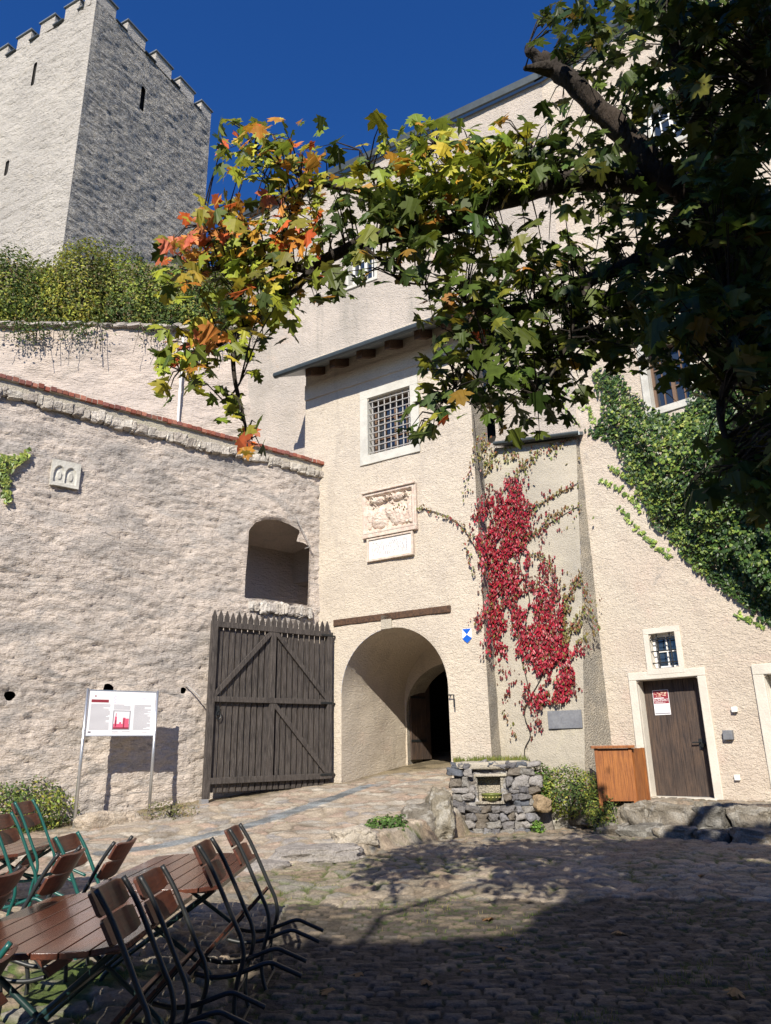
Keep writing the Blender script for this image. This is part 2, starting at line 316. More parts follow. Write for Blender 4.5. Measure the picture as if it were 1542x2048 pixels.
# ================================================================== GROUND
def line_x(y):                               # foot of the boulder line: ramp on its left, courtyard on its right
    return np.interp(y, [6, 9.7, 12.9, 14.2, 14.7, 30], [-3.2, -1.35, 1.10, 1.22, 1.35, 1.5+8])
def gz(x, y):
    x = np.asarray(x, float); y = np.asarray(y, float)
    hc = .26*sstep(1.5, 10, y)
    hr = .25+.02*(x+1.3)+.11*(y-9.7)
    m = sstep(.22, -.06, x-line_x(y))
    h = np.where(y > 6, hc+(np.maximum(hr, hc)-hc)*m, hc)
    dw = (WING.o[0]-x)*WING.n[0]*-1 + (WING.o[1]-y)*WING.n[1]*-1      # distance in front of the wing wall
    t = sstep(1.02, .92, dw)*sstep(3.0, 3.3, x)*sstep(8, 9, y)
    return h+(np.maximum(.70, h)-h)*t
def gp(px, py):                              # ground point seen at a place in the survey picture
    z = .3
    for _ in range(12): P = atZ(px, py, z); z = .5*z+.5*float(gz(P[0], P[1]))
    return atZ(px, py, z)
SL = [gp(*q)[:2] for q in ((205, 1708), (330, 1692), (470, 1660), (560, 1633), (640, 1606), (735, 1574))]
def dist_poly(x, y, P):
    d = np.full(x.shape, 9.)
    for a, b in zip(P[:-1], P[1:]):
        e = b-a; t = np.clip(((x-a[0])*e[0]+(y-a[1])*e[1])/(e@e), 0, 1); d = np.minimum(d, np.hypot(x-a[0]-t*e[0], y-a[1]-t*e[1]))
    return d
def build_ground():
    ys = 1.2*(20.5/1.2)**(np.arange(760)/759.); us = np.linspace(-.74, .74, 620)
    Y, Uu = np.meshgrid(ys, us, indexing='ij'); X = Uu*Y; H = gz(X, Y)
    wx = (fbm(X*1.3, Y*1.3, 3)-.5)*.35; wy = (fbm(X*1.3+9, Y*1.3, 4)-.5)*.35
    edge = fbm(X*.8, Y*.8, 8)-.5
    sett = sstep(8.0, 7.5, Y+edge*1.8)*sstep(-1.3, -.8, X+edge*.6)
    ramp = (X < line_x(Y))*(Y > 6.2+edge)
    # three kinds of paving
    c1 = worley(X+wx*1.5, Y+wy*1.5, .36, .21, 1.0, 1); c2 = worley(X+wx*1.2, Y+wy*1.2, .27, .20, .9, 2); c3 = worley(X+wx*.2+.1*np.sin(Y*.8), Y+wy*.14+.06*X, .128, .088, .3, 3, True)
    def stone(c, g0, g1): return sstep(g0, g1, c[1]-c[0])
    s1, s2 = stone(c1, .0, .14), stone(c2, .02, .20); s3 = sstep(.485, .41, c3[0])
    S = np.where(sett > .5, s3, np.where(ramp, s1, s2)); ID = np.where(sett > .5, c3[2], np.where(ramp, c1[2], c2[2]))
    F1 = np.where(sett > .5, c3[0], np.where(ramp, c1[0], c2[0]))
    dome = np.where(sett > .5, .014, np.where(ramp, .018, .030))
    H2 = H+dome*S*(1-.5*F1**2)+.014*(ID-.5)*S+(fbm(X*7, Y*7, 21)-.5)*.03*S*(sett < .5)+(fbm(X*12, Y*12, 23)-.5)*.008*S+(fbm(X*35, Y*35, 22, 3)-.5)*.007
    H2 += (fbm(X*.9, Y*.9, 31)-.5)*.07
    def P(*c): return np.array(c)
    palr = P([.43, .36, .28], [.42, .33, .26], [.38, .35, .30], [.52, .47, .39], [.43, .325, .25], [.33, .305, .28], [.46, .39, .30])
    palc = P([.26, .22, .16], [.22, .195, .15], [.31, .26, .19], [.25, .23, .19], [.29, .225, .16])
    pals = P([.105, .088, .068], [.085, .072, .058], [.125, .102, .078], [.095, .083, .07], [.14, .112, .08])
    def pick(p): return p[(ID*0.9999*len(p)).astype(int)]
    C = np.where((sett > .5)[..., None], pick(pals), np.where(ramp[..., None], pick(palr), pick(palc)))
    C = C*(.6+.8*fbm(X*6, Y*9, 40, 5)[..., None])
    # joints: sand, soil and moss
    gr = fbm(X*1.1, Y*1.1, 50); moss = sstep(.44, .56, gr)
    joint = np.array([.25, .20, .14])*(1-moss[..., None])+np.array([.10, .13, .035])*moss[..., None]
    joint = np.where(ramp[..., None], np.array([.36, .30, .22])*(1-.4*moss[..., None]), joint)
    joint = np.where((sett > .5)[..., None], np.array([.035, .032, .022])*(1-moss[..., None])+np.array([.04, .06, .016])*moss[..., None], joint)
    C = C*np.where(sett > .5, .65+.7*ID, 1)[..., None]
    C = C*S[..., None]+joint*(1-S[..., None])
    # worn dusty film over the paving
    film = sstep(.5, .68, fbm(X*2.2, Y*2.2, 61))*.5*(ramp | (sett < .5)); C = C*(1-film[..., None])+np.array([.42, .35, .27])*film[..., None]
    # slate channel
    d = dist_poly(X, Y, SL); cs = worley(X, Y, .30, .2, .5, 9, True); k = sstep(.16, .12, d)*ramp
    cc = np.array([.20, .215, .22])*(.65+.9*cs[2][..., None]); C = C*(1-k[..., None])+cc*k[..., None]; H2 = H2*(1-k)+(H+.012*sstep(.49, .42, cs[0]))*k
    # threshold groove along the gate front
    dg = np.abs((X-GATE.o[0])*GATE.n[0]+(Y-GATE.o[1])*GATE.n[1]-.03); g = sstep(.03, .012, dg)*ramp; C = C*(1-.6*g[..., None]); H2 -= .02*g
    # soil and leaf litter by the walls
    dl = (X-LEFT.o[0])*LEFT.n[0]+(Y-LEFT.o[1])*LEFT.n[1]; so_ = sstep(.75, .25, dl+edge*1.0)*(Y > 8)
    earth = np.array([.27, .22, .14])*(1-.5*sstep(.45, .6, fbm(X*3, Y*3, 71))[..., None]); C = C*(1-so_[..., None])+earth*so_[..., None]; H2 = H2*(1-so_)+(H+.03*fbm(X*12, Y*12, 5))*so_
    eg = sstep(-1.35, -1.75, X+edge*.7)*sstep(6.6, 6.0, Y+edge)*sstep(.40, .52, fbm(X*2.4, Y*2.4, 66)); eC = np.where((gr > .48)[..., None], np.array([.085, .12, .03]), np.array([.22, .19, .15]))
    C = C*(1-eg[..., None])+eC*eg[..., None]
    I = np.arange(Y.size).reshape(Y.shape); Q = np.stack([I[:-1, :-1], I[:-1, 1:], I[1:, 1:], I[1:, :-1]], -1).reshape(-1, 4)
    o = mk('courtyard_ground', np.stack([X, Y, H2], -1).reshape(-1, 3), Q, M['ground'], smooth=True, col=C.reshape(-1, 3), origin=(0, 0, 0)); tag(o, kind='structure')
    g = np.linspace(-1, 1, 61); gx = np.sign(g)*np.abs(g)**3*300; Xo, Yo = np.meshgrid(gx, gx, indexing='ij')
    I = np.arange(Xo.size).reshape(Xo.shape); Q = np.stack([I[:-1, :-1], I[1:, :-1], I[1:, 1:], I[:-1, 1:]], -1).reshape(-1, 4)
    Zo = -.06-.0*Xo; o = mk('terrain', np.stack([Xo, Yo, Zo], -1).reshape(-1, 3), Q, M['earth'], origin=(0, 0, 0)); tag(o, kind='structure')
build_ground()
# rock terrace that carries the keep, behind the curtain wall
def build_hill():
    S, T = np.meshgrid(np.linspace(-30, 1.5, 80), np.linspace(.35, 45, 70), indexing='ij')
    Z = 12.95+9.0*sstep(1.5, 10, T)+(fbm(S*.3, T*.3, 5)-.5)*1.0*sstep(0, 3, T)
    V = BACK.p(S, Z, -T).reshape(-1, 3); I = np.arange(S.size).reshape(S.shape)
    Q = np.stack([I[:-1, :-1], I[1:, :-1], I[1:, 1:], I[:-1, 1:]], -1).reshape(-1, 4)
    tag(mk('castle_hill', V, Q, M['earth'], smooth=True, origin=(-10, 25, 0)), kind='structure')
build_hill()
# ================================================================== WINDOWS
def window(fr, s0, s1, z0, z1, depth, parent, fw=.10, cols=2, rows=3, grille=None, casement='casement', frame_mat='white', fd=.03, glass='glass', out=0, bar=.012, frame=True):
    if frame:
        f = MB(); a, b, c, d = s0, s1, z0, z1; e = out+fd
        f.fbox(fr, a-fw, b+fw, d, d+fw, out-.05, e); f.fbox(fr, a-fw, b+fw, c-fw, c, out-.05, e+.01)
        f.fbox(fr, a-fw, a, c, d, out-.05, e); f.fbox(fr, b, b+fw, c, d, out-.05, e)
        # the reveal of the opening
        f.fbox(fr, a-.04, a, c, d, -depth-.06, out-.05); f.fbox(fr, b, b+.04, c, d, -depth-.06, out-.05)
        f.fbox(fr, a-.04, b+.04, d, d+.04, -depth-.06, out-.05); f.fbox(fr, a-.04, b+.04, c-.04, c, -depth-.06, out-.05)
    m = MB(); t = .05; q = -depth
    m.fbox(fr, s0, s1, z1-t, z1, q-.04, q+.02); m.fbox(fr, s0, s1, z0, z0+t, q-.04, q+.02); m.fbox(fr, s0, s0+t, z0+t, z1-t, q-.04, q+.02); m.fbox(fr, s1-t, s1, z0+t, z1-t, q-.04, q+.02)
    W, H = s1-s0, z1-z0
    for k in range(1, cols): x = s0+W*k/cols; m.fbox(fr, x-.035, x+.035, z0+t, z1-t, q-.04, q+.012)
    win = m.build('window', M[casement], parent)
    mu = MB()
    for c_ in range(cols):
        x0 = s0+W*c_/cols; x1 = s0+W*(c_+1)/cols
        for k in range(1, rows): z = z0+H*k/rows; mu.fbox(fr, x0+.03, x1-.03, z-.012, z+.012, q-.03, q+.004)
        xm = (x0+x1)/2; mu.fbox(fr, xm-.01, xm+.01, z0+t, z1-t, q-.03, q+.002)
    mu.build('glazing_bar', M['winwhite' if casement == 'winwhite' else casement], win)
    MB().fbox(fr, s0+.02, s1-.02, z0+.02, z1-.02, q-.035, q-.028).build('pane', M[glass], win)
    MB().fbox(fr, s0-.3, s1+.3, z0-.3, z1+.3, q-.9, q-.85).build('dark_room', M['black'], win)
    if frame: f.build('frame', M[frame_mat], win, bevel=.006)
    if grille:
        nx, nz, o = grille; g = MB()
        for k in range(nx):
            x = s0+W*(k+.5)/nx; g.tube([fr.p(x, z0, o), fr.p(x, z1, o)], bar, 6)
        for k in range(nz):
            z = z0+H*(k+.5)/nz; g.tube([fr.p(s0, z, o+.015), fr.p(s1, z, o+.015)], bar, 6)
        g.build('grille', M['grille' if nx > 3 else 'iron'], win)
    return win
# ================================================================== GATEHOUSE
gh = thing('gatehouse', 'cream plastered gatehouse with round arched gateway, barred window and lean-to roof', 'gatehouse', GATE.p(1, .9))
gA = (1.265, 1.265, 2.72, 1.27)                                   # centre, half width, springing height, rise
gs0, gs1, gtop = -1.09, 3.36, 10.95
w0s, w0z = GATE.at(737, 912); w1s, w1z = GATE.at(820, 772)
archh = sd_arch(*gA); winh = sd_box(w0s, w1s, w0z, w1z)
def gdisp(S, Z): return (fbm(S*1.1, Z*1.1, 91)-.5)*.06+(fbm(S*7, Z*11, 92, 3)-.5)*.014
V, Fc = relief(GATE, gs0, gs1, .3, gtop, .045, [archh, winh, sd_box(-1.4, -.66, 4.0, 6.9)], gdisp, .10)
mk('wall', V, Fc, M['gate'], gh, smooth=True)
m = MB()                                                          # right hand return and left return
V, Fc = patch(GATE.p(gs1, .3, 0), GATE.p(gs1, .3, -.7), GATE.p(gs1, gtop, 0), GATE.p(gs1, gtop, -.7), 14, 160, lambda a, b: (fbm(a*2, b*40, 5)-.5)*.06*sstep(0, .1, a))
mk('side_wall', V, Fc, M['gravel'], gh, smooth=True)
m.fbox(GATE, gs0, gs0+.02, 7.5, gtop, -1.3, -.004); m.build('side_wall', M['gate'], gh)
# vaulted passage: outer bay, narrower inner gateway, dark hall
def tunnel(c, a, zs, b, d0, d1, zb, n=26, seg=14):
    pts = [(c-a, zb), (c-a, zs)]+[(c-a*math.cos(t), zs+b*math.sin(t)) for t in np.linspace(0, math.pi, n)[1:-1]]+[(c+a, zs), (c+a, zb)]
    pts2 = []                                                     # subdivide the straight jambs for relief
    for (x0, z0), (x1, z1) in zip(pts[:-1], pts[1:]):
        k = max(1, int(math.hypot(x1-x0, z1-z0)/.08))
        pts2 += [(x0+(x1-x0)*i/k, z0+(z1-z0)*i/k) for i in range(k)]
    pts2.append(pts[-1]); D = np.linspace(d0, d1, seg)
    P = np.array(pts2); S = P[:, 0][:, None]+0*D; Z = P[:, 1][:, None]+0*D; O = -D[None]+0*S
    nz = (fbm(P[:, 0][:, None]*2+P[:, 1][:, None]*3, D[None]*3+0*S, 7)-.5)*.06*sstep(0, .12, D-d0)[None]
    cx = c; dd = np.sign(S-cx); S = S+nz*dd
    I = np.arange(S.size).reshape(S.shape); Q = np.stack([I[:-1, :-1], I[1:, :-1], I[1:, 1:], I[:-1, 1:]], -1).reshape(-1, 4)
    return GATE.p(S, Z, O).reshape(-1, 3), Q
V, Q = tunnel(*gA, .0, 2.6, .4); mk('passage_vault', V, Q, M['gate'], gh, smooth=True)
inA = (1.27, 1.235, 2.45, 1.05)
V, Fc = relief(Fr(GATE.p(0, 0, -2.6), 122), -.2, 2.9, .4, 4.2, .05, [sd_arch(*inA)]); mk('inner_wall', V, Fc, M['gate'], gh)
V, Q = tunnel(*inA, 2.6, 3.3, .4); mk('inner_arch', V, Q, M['gravel'], gh, smooth=True)
m = MB()
for k in range(4): m.fbox(Fr(GATE.p(.10, 0, -2.68), 122-84), .02+k*.2, .215+k*.2, 1.35, 3.3-.04*k, -.05, .0)
pd = m.build('passage_door', M['doorwood'], gh, bevel=.004)
for z in (1.75, 2.75): MB().fbox(Fr(GATE.p(.10, 0, -2.68), 122-84), .0, .6, z, z+.05, 0, .012).build('strap_hinge', M['iron'], pd)
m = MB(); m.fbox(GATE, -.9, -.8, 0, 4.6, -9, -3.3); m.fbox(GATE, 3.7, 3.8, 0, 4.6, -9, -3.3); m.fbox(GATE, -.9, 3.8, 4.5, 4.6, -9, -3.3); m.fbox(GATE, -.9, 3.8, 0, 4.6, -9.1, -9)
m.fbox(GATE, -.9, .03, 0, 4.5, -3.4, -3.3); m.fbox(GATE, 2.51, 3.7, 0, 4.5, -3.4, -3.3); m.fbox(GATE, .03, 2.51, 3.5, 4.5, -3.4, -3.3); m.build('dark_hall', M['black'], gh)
MB().fbox(GATE, 1.03, 1.29, 3.97, 4.27, -.02, .035).build('keystone', M['butt'], gh, bevel=.01)
b0, b1 = GATE.at(668, 1243), GATE.at(901, 1208)
MB().fbox(GATE, b0[0], b1[0], b0[1]-.11, b0[1]+.03, -.05, .035).build('ledge_shade_strip', M['timber'], gh, bevel=.012)  # dark strip standing in for the shaded soffit of a ledge
f_ = GATE.at(718, 787); g_ = GATE.at(831, 751)
window(GATE, w0s, w1s, w0z, w1z, .30, gh, fw=(w0s-f_[0])*.86, cols=2, rows=3, grille=(7, 9, -.07), frame_mat='white', casement='casement', bar=.014)
m = MB()
for px, py in ((724, 822), (724, 890), (828, 790), (712, 922), (838, 885)):
    s, z = GATE.at(px, py); MB().beam(GATE.p(s, z-.05, .05), GATE.p(s, z+.05, .05), .025, .025).build('shutter_pin', M['iron'], gh)
# lean-to roof, gutter, rafters
e0 = GATE.at(557, 757, .72)[0]; rs1 = 3.75; ez = 10.24
rf = MB()
P = [GATE.p(e0, ez, .72), GATE.p(rs1, ez, .72), GATE.p(rs1, ez+.85, -1.0), GATE.p(e0, ez+.85, -1.0)]
rf.hexa([*P, *[p+np.array([0, 0, .07]) for p in P]]); roof = rf.build('roof', M['zinclight'], gh)
gt = MB(); gt.tube([GATE.p(e0-.05, ez+.02, .80), GATE.p(rs1, ez+.02, .80)], .075, 10); gt.build('gutter', M['zinc'], roof)
s2 = GATE.at(690, 700, .6)[0]; P = [GATE.p(s2, ez+.14, .62), GATE.p(rs1, ez+.14, .62), GATE.p(rs1, ez+.95, -1.0), GATE.p(s2, ez+.95, -1.0)]
q = MB(); q.hexa([*P, *[p+np.array([0, 0, .10]) for p in P]]); q.build('roof_sheet', M['zinclight'], roof)
for px in (620, 668, 722, 778, 837, 890, 945):
    s = GATE.at(px, 740-(px-620)*.4, .5)[0]
    MB().hexa([GATE.p(s+a, z+k*.22, o) for k in (0, 1) for a, z, o in ((-.075, ez-.14, .58), (.075, ez-.14, .58), (.075, ez+.30, -.3), (-.075, ez+.30, -.3))]).build('rafter', M['timber'], roof)
MB().fbox(GATE, gs0+.0, gs1, ez-.42, ez-.02, .0, .035).build('eaves_band', M['gate'], gh)
# ---- things fixed to the gatehouse
s, z = GATE.at(935, 1272); sg = thing('shield_sign', 'small blue and white shield sign on the plaster right of the gateway arch', 'sign', GATE.p(s, z-.13))
def sp(pts, o0, th): return [GATE.p(s+a*.105, z+b*.105, o0) for a, b in pts], np.append(GATE.n, 0)*th
m = MB(); m.prism(*sp([(-.95, 1.35), (-.95, -.3), (-.6, -.85), (0, -1.35), (.6, -.85), (.95, -.3), (.95, 1.35)], .012, .01)); m.build('shield', M['signwhite'], sg)
m = MB(); m.prism(*sp([(-.9, 1.3), (0, .25), (.9, 1.3)], .0225, .003)); m.prism(*sp([(0, .25), (-.93, -.45), (-.58, -.85), (0, -1.33), (.58, -.85), (.93, -.45)], .0225, .003)); m.build('blue_emblem', M['blue'], sg)
s, z = GATE.at(907, 1402)
m = MB(); m.tube([GATE.p(s-.05, z+.11, .0), GATE.p(s-.05, z+.11, .10), GATE.p(s+.06, z+.11, .10), GATE.p(s+.06, z-.12, .10)], .014, 6); m.beam(GATE.p(s-.05, z+.13, .03), GATE.p(s-.05, z-.02, .03), .03, .02)
tag(m.build('iron_hook', M['iron']), 'small black iron hook bracket on the right jamb of the gateway', 'hook')
# carved relief
a0 = GATE.at(731, 1072); a1 = GATE.at(832, 969); a1 = (a1[0], (GATE.at(731, 993)[1]+a1[1])/2); rw, rh = a1[0]-a0[0], a1[1]-a0[1]
def relief_h(U, W):                            # helmets' mantling, two scrolls, two tilted shields in a moulded field
    x = U*rw; y = W*rh; h = .0*x
    fr_ = np.minimum.reduce([x, rw-x, rh-y, y*1.2]); field = sstep(.05, .10, fr_)
    h = h-.10*field+.02
    def bump(cx, cy, rx, ry, a, p=.5): return a*np.clip(1-((x-cx*rw)/rx)**2-((y-cy*rh)/ry)**2, 0, 1)**p
    b = 0*x
    for cx in (.30, .68):
        b = np.maximum(b, bump(cx, .36, rw*.19, rh*.27, .085)); b = np.maximum(b, bump(cx, .80, rw*.14, rh*.10, .10))
        for sx in (-1, 1):
            X0, Y0 = (cx+sx*.14)*rw, .83*rh; r = np.hypot(x-X0, y-Y0); t = np.arctan2(y-Y0, (x-X0)*sx)
            b = np.maximum(b, .10*sstep(.085, .07, r)*(.5+.5*np.cos(r*150-t)))
    b = np.maximum(b, bump(.5, .48, rw*.10, rh*.18, .10)); b = np.maximum(b, bump(.10, .45, rw*.07, rh*.34, .07)); b = np.maximum(b, bump(.90, .45, rw*.07, rh*.34, .07))
    b = np.maximum(b, .05*sstep(.56, .62, fbm(x*14, y*14, 4))); b *= .75+.6*fbm(x*24, y*24, 3)
    return .03+h+b*field
V, Q = patch(GATE.p(a0[0], a0[1], .0), GATE.p(a1[0], a0[1], .0), GATE.p(a0[0], a1[1], .0), GATE.p(a1[0], a1[1], .0), 130, 130, lambda u, v: -.0+np.abs(relief_h(u, v))*0+relief_h(u, v)+.055)
rel = thing('carved_relief', 'weathered pinkish stone relief with two coats of arms and scrolls above the gateway', 'stone relief', GATE.p((a0[0]+a1[0])/2, a0[1]))
mk('carving', V, Q, M['pink'], rel, smooth=True)
m = MB(); m.fbox(GATE, a0[0]-.01, a1[0]+.03, a1[1], a1[1]+.05, -.02, .15); m.fbox(GATE, a0[0]-.02, a0[0]+.02, a0[1], a1[1], -.02, .09); m.fbox(GATE, a1[0]-.02, a1[0]+.03, a0[1], a1[1], -.02, .09); m.fbox(GATE, a0[0]-.02, a1[0]+.03, a0[1]-.09, a0[1], -.02, .10)
m.build('stone_frame', M['pink'], rel, bevel=.012)
c0 = GATE.at(737, 1126); c1 = GATE.at(828, 1062); pl = thing('inscription_slab', 'white inscribed stone slab with worn lettering under the carved relief', 'stone slab', GATE.p((c0[0]+c1[0])/2, c0[1]))
zt = a0[1]-.10; m = MB(); m.fbox(GATE, c0[0], c1[0], c0[1], c0[1]+.05, -.02, .085); m.fbox(GATE, c0[0], c0[0]+.045, c0[1]+.05, zt, -.02, .07); m.fbox(GATE, c1[0]-.045, c1[0], c0[1]+.05, zt, -.02, .07); m.fbox(GATE, c0[0]+.045, c1[0]-.045, zt-.04, zt, -.02, .07); m.build('stone_frame', M['pink'], pl, bevel=.008)
MB().fbox(GATE, c0[0]+.045, c1[0]-.045, c0[1]+.05, zt-.04, -.02, .04).build('slab', M['slab'], pl)
m = MB(); rr = random.Random(3)                # worn, unreadable letter strokes
for k in range(6):
    z = zt-.12-k*(zt-c0[1]-.2)/6.2; x = c0[0]+.12
    while x < c1[0]-.14:
        wd = rr.uniform(.012, .04)
        if rr.random() < .62: m.fbox(GATE, x, x+wd*.45, z-rr.uniform(.012, .035), z+rr.uniform(.0, .03), .038, .0425)
        x += wd+.016
m.build('lettering', M['grey'], pl)
# ================================================================== LEFT CASTLE WALL
cw = thing('castle_wall', 'tall rubble-plastered castle wall with brick coping, left of the gateway', 'wall', LEFT.p(-3, .4))
LT = 8.0
NP = [LEFT.at(*q) for q in ((489, 1196), (491, 1150), (496, 1095), (498, 1060), (512, 1044), (532, 1039), (556, 1040), (580, 1049), (601, 1062), (596, 1072), (593, 1083), (606, 1085), (619, 1093), (617, 1150), (615, 1211), (590, 1207), (560, 1203), (530, 1198))]
holes = [sd_poly(NP)]
HO = []
for px, py, r in ((19, 1392, .09), (215, 1377, .10), (366, 1381, .07), (259, 1502, .035)):
    s, z = LEFT.at(px, py); q = [(s+r*1.0*math.cos(t)*(1+.3*math.sin(3*t+px)), z+r*.9*math.sin(t)) for t in np.linspace(0, 2*math.pi, 11)[:-1]]; HO.append((s, z, r)); holes.append(sd_poly(q))
def ldisp(S, Z):
    d = (fbm(S*.8, Z*.8, 11)-.5)*.15+(fbm(S*2.4, Z*5, 12, 4)-.5)*.042+(fbm(S*8, Z*18, 13, 4)-.5)*.034
    return d-.022*sstep(.56, .68, fbm(S*4, Z*13, 14, 4))-.016*sstep(.58, .64, fbm(S*9, Z*34, 16, 3))
V, Fc = relief(LEFT, -11, .0, 0.1, LT, .035, holes, ldisp, .06); mk('wall', V, Fc, M['left'], cw, smooth=True)
# window chamber behind the ragged opening: splayed to the right, so it stays in shade
nb = [LEFT.at(489, 1196), LEFT.at(619, 1040)]
a, b, c, d = nb[0][0], nb[1][0], nb[0][1], nb[1][1]
m = MB()
A = LEFT.p(a-.05, c-.1, -.05); 
def quad(mb, *P): mb.add(P, [(0, 1, 2, 3)])
quad(m, LEFT.p(a-.02, c-.3, -.06), LEFT.p(a-.02, d+.2, -.06), LEFT.p(a+.25, d+.2, -1.6), LEFT.p(a+.25, c-.3, -1.6))
quad(m, LEFT.p(a+.25, c-.3, -1.6), LEFT.p(a+.25, d+.2, -1.6), LEFT.p(b+2.6, d+.2, -1.7), LEFT.p(b+2.6, c-.3, -1.7))
quad(m, LEFT.p(a-.1, d+.10, -.04), LEFT.p(b+1.6, d+.10, -.04), LEFT.p(b+2.6, d-.35, -1.7), LEFT.p(a, d-.35, -1.7))
quad(m, LEFT.p(a-.1, c-.25, -.04), LEFT.p(b+1.6, c-.25, -.04), LEFT.p(b+2.6, c-.25, -1.7), LEFT.p(a, c-.25, -1.7))
quad(m, LEFT.p(b+1.6, c-.3, -.04), LEFT.p(b+1.6, d+.3, -.04), LEFT.p(b+2.6, d+.3, -1.7), LEFT.p(b+2.6, c-.3, -1.7))
m.build('chamber', M['back'], cw)
for s, z, r in HO: MB().fbox(LEFT, s-r*3, s+r*3, z-r*3, z+r*3, -.5, -.28).build('putlog_hole', M['black'], cw)
# rubble sill under the opening
def stones_band(fr, s0, s1, zf, wmin, wmax, h, out, cols, seed, name, parent, mt, jz=.02):
    rr = random.Random(seed); V = []; Fs = []; C = []; s = s0
    ico = ico_mesh(3)
    while s < s1:
        wd = rr.uniform(wmin, wmax); hh = h*rr.uniform(.75, 1.15); c = rr.choice(cols); zc = zf(s+wd/2)+rr.uniform(-jz, jz); k = rr.uniform(.85, 1.15)
        for p in ico[0]:
            n = 1+.38*mnoise.noise(Vector(p)*1.3+Vector((s*7, zc, seed)))+.22*mnoise.noise(Vector(p)*3.1+Vector((s*9, zc, seed)))
            q = np.array([math.copysign(abs(p[0])**.45, p[0])*wd*.54, math.copysign(abs(p[1])**.6, p[1])*out, math.copysign(abs(p[2])**.45, p[2])*hh*.5])*n
            V.append(fr.p(s+wd/2+q[0], zc+q[2]+.12*q[0], q[1]+out*rr.uniform(0, .03)))
        b = len(V)-len(ico[0]); Fs += [tuple(i+b for i in f) for f in ico[1]]; C += [[x*k for x in c]]*len(ico[0]); s += wd*rr.uniform(.86, 1.02)
    return mk(name, np.array(V), Fs, mt, parent, col=np.array(C))
_ico = {}
def ico_mesh(n):
    if n not in _ico:
        import bmesh
        bm = bmesh.new(); bmesh.ops.create_icosphere(bm, subdivisions=n, radius=1); _ico[n] = ([tuple(v.co) for v in bm.verts], [tuple(v.index for v in f.verts) for f in bm.faces]); bm.free()
    return _ico[n]
SG = [(.50, .45, .39), (.58, .53, .46), (.44, .40, .36), (.62, .58, .52)]
ss0, sz0 = LEFT.at(496, 1212); ss1, sz1 = LEFT.at(614, 1224)
stones_band(LEFT, ss0, ss1, lambda s: sz0, .09, .16, .26, .09, SG, 4, 'sill_stone', cw, M['stone'])
stones_band(LEFT, -11, -.02, lambda s: LT-.25-.03*math.sin(s*1.3), .07, .26, .20, .085, [(.52, .47, .40), (.56, .51, .44), (.46, .41, .35), (.60, .55, .47)], 5, 'stone_course', cw, M['stone'], .03)
MB().fbox(LEFT, -11, -.0, LT-.22, LT, -.6, .035).build('mortar_bed', M['butt'], cw)
m = MB(); rr = random.Random(8); s = -11.0
while s < -.02:
    k = rr.uniform(.65, 1.2); m.cur = tuple(x*k for x in rr.choice([(.33, .115, .075), (.28, .09, .06), (.36, .15, .10), (.25, .10, .08)]))
    zz = LT+rr.uniform(-.006, .006); oo = .10+rr.uniform(-.012, .02)
    m.fbox(LEFT, s, s+.098, zz, zz+.085+rr.uniform(-.01, .006), -.30, oo); s += .108
s = -11.0
cop = m.build('brick_coping', M['brick'], cw, usecol=True, bevel=.006)
MB().fbox(LEFT, -11, -.02, LT, LT+.07, -.32, .088).build('coping_mortar', M['butt'], cw)
m = MB(); m.fbox(LEFT, -11, a-.12, 0, LT-.01, -.64, -.56); m.fbox(LEFT, a-.12, -.02, d+.25, LT-.01, -.64, -.56); m.fbox(LEFT, a-.12, -.02, 0, c-.32, -.64, -.56); m.build('back_face', M['left'], cw)
# stone tablet set in the wall
t0 = LEFT.at(98, 970); t1 = LEFT.at(160, 934); t1 = (t1[0], LEFT.at(104, 919)[1]); tw, th_ = t1[0]-t0[0], t1[1]-t0[1]
def tab_h(U, W):
    h = .07+.0*U
    for cx in (.28, .68):
        r = np.hypot((U-cx)/.2, (W-.42)/.36); top = np.where(W > .42, r, np.abs(U-cx)/.2); ins = sstep(1.0, .93, np.maximum(top, np.where(W < .14, 2, 0))); h = h-.035*ins+.02*ins*sstep(.5, .4, r)
    return h+(fbm(U*8, W*8, 5)-.5)*.012
tb = thing('stone_tablet', 'pale square stone tablet with two carved arches set into the left wall', 'stone tablet', LEFT.p((t0[0]+t1[0])/2, t0[1]))
V, Q = patch(LEFT.p(t0[0], t0[1], 0), LEFT.p(t1[0], t0[1], 0), LEFT.p(t0[0], t1[1], 0), LEFT.p(t1[0], t1[1], 0), 60, 60, tab_h); mk('carving', V, Q, M['white'], tb, smooth=True)
MB().fbox(LEFT, t0[0]+.004, t1[0]-.004, t0[1]+.004, t1[1]-.004, -.1, .03).build('block', M['white'], tb)
# iron stay beside the opening and the gate's tie hook
p0, p1 = LEFT.at(591, 1032, .12), LEFT.at(621, 1093, .12); m = MB(); m.tube([LEFT.p(*p0, .12), LEFT.p(*p1, .12)], .012, 6); m.tube([LEFT.p(*p1, .12), LEFT.p(p1[0], p1[1], -.1)], .012, 6)
tag(m.build('iron_rod', M['grille']), 'thin grey iron rod slanting above the ragged window opening', 'rod')
p0, p1 = LEFT.at(376, 1372, .12), LEFT.at(400, 1394, .25); m = MB(); m.tube([LEFT.p(p0[0], p0[1], -.05), LEFT.p(*p0, .12), LEFT.p(*p1, .25)], .012, 6)
tag(m.build('gate_hook', M['grille']), 'thin iron hook rod fixed to the wall left of the open gate', 'hook')
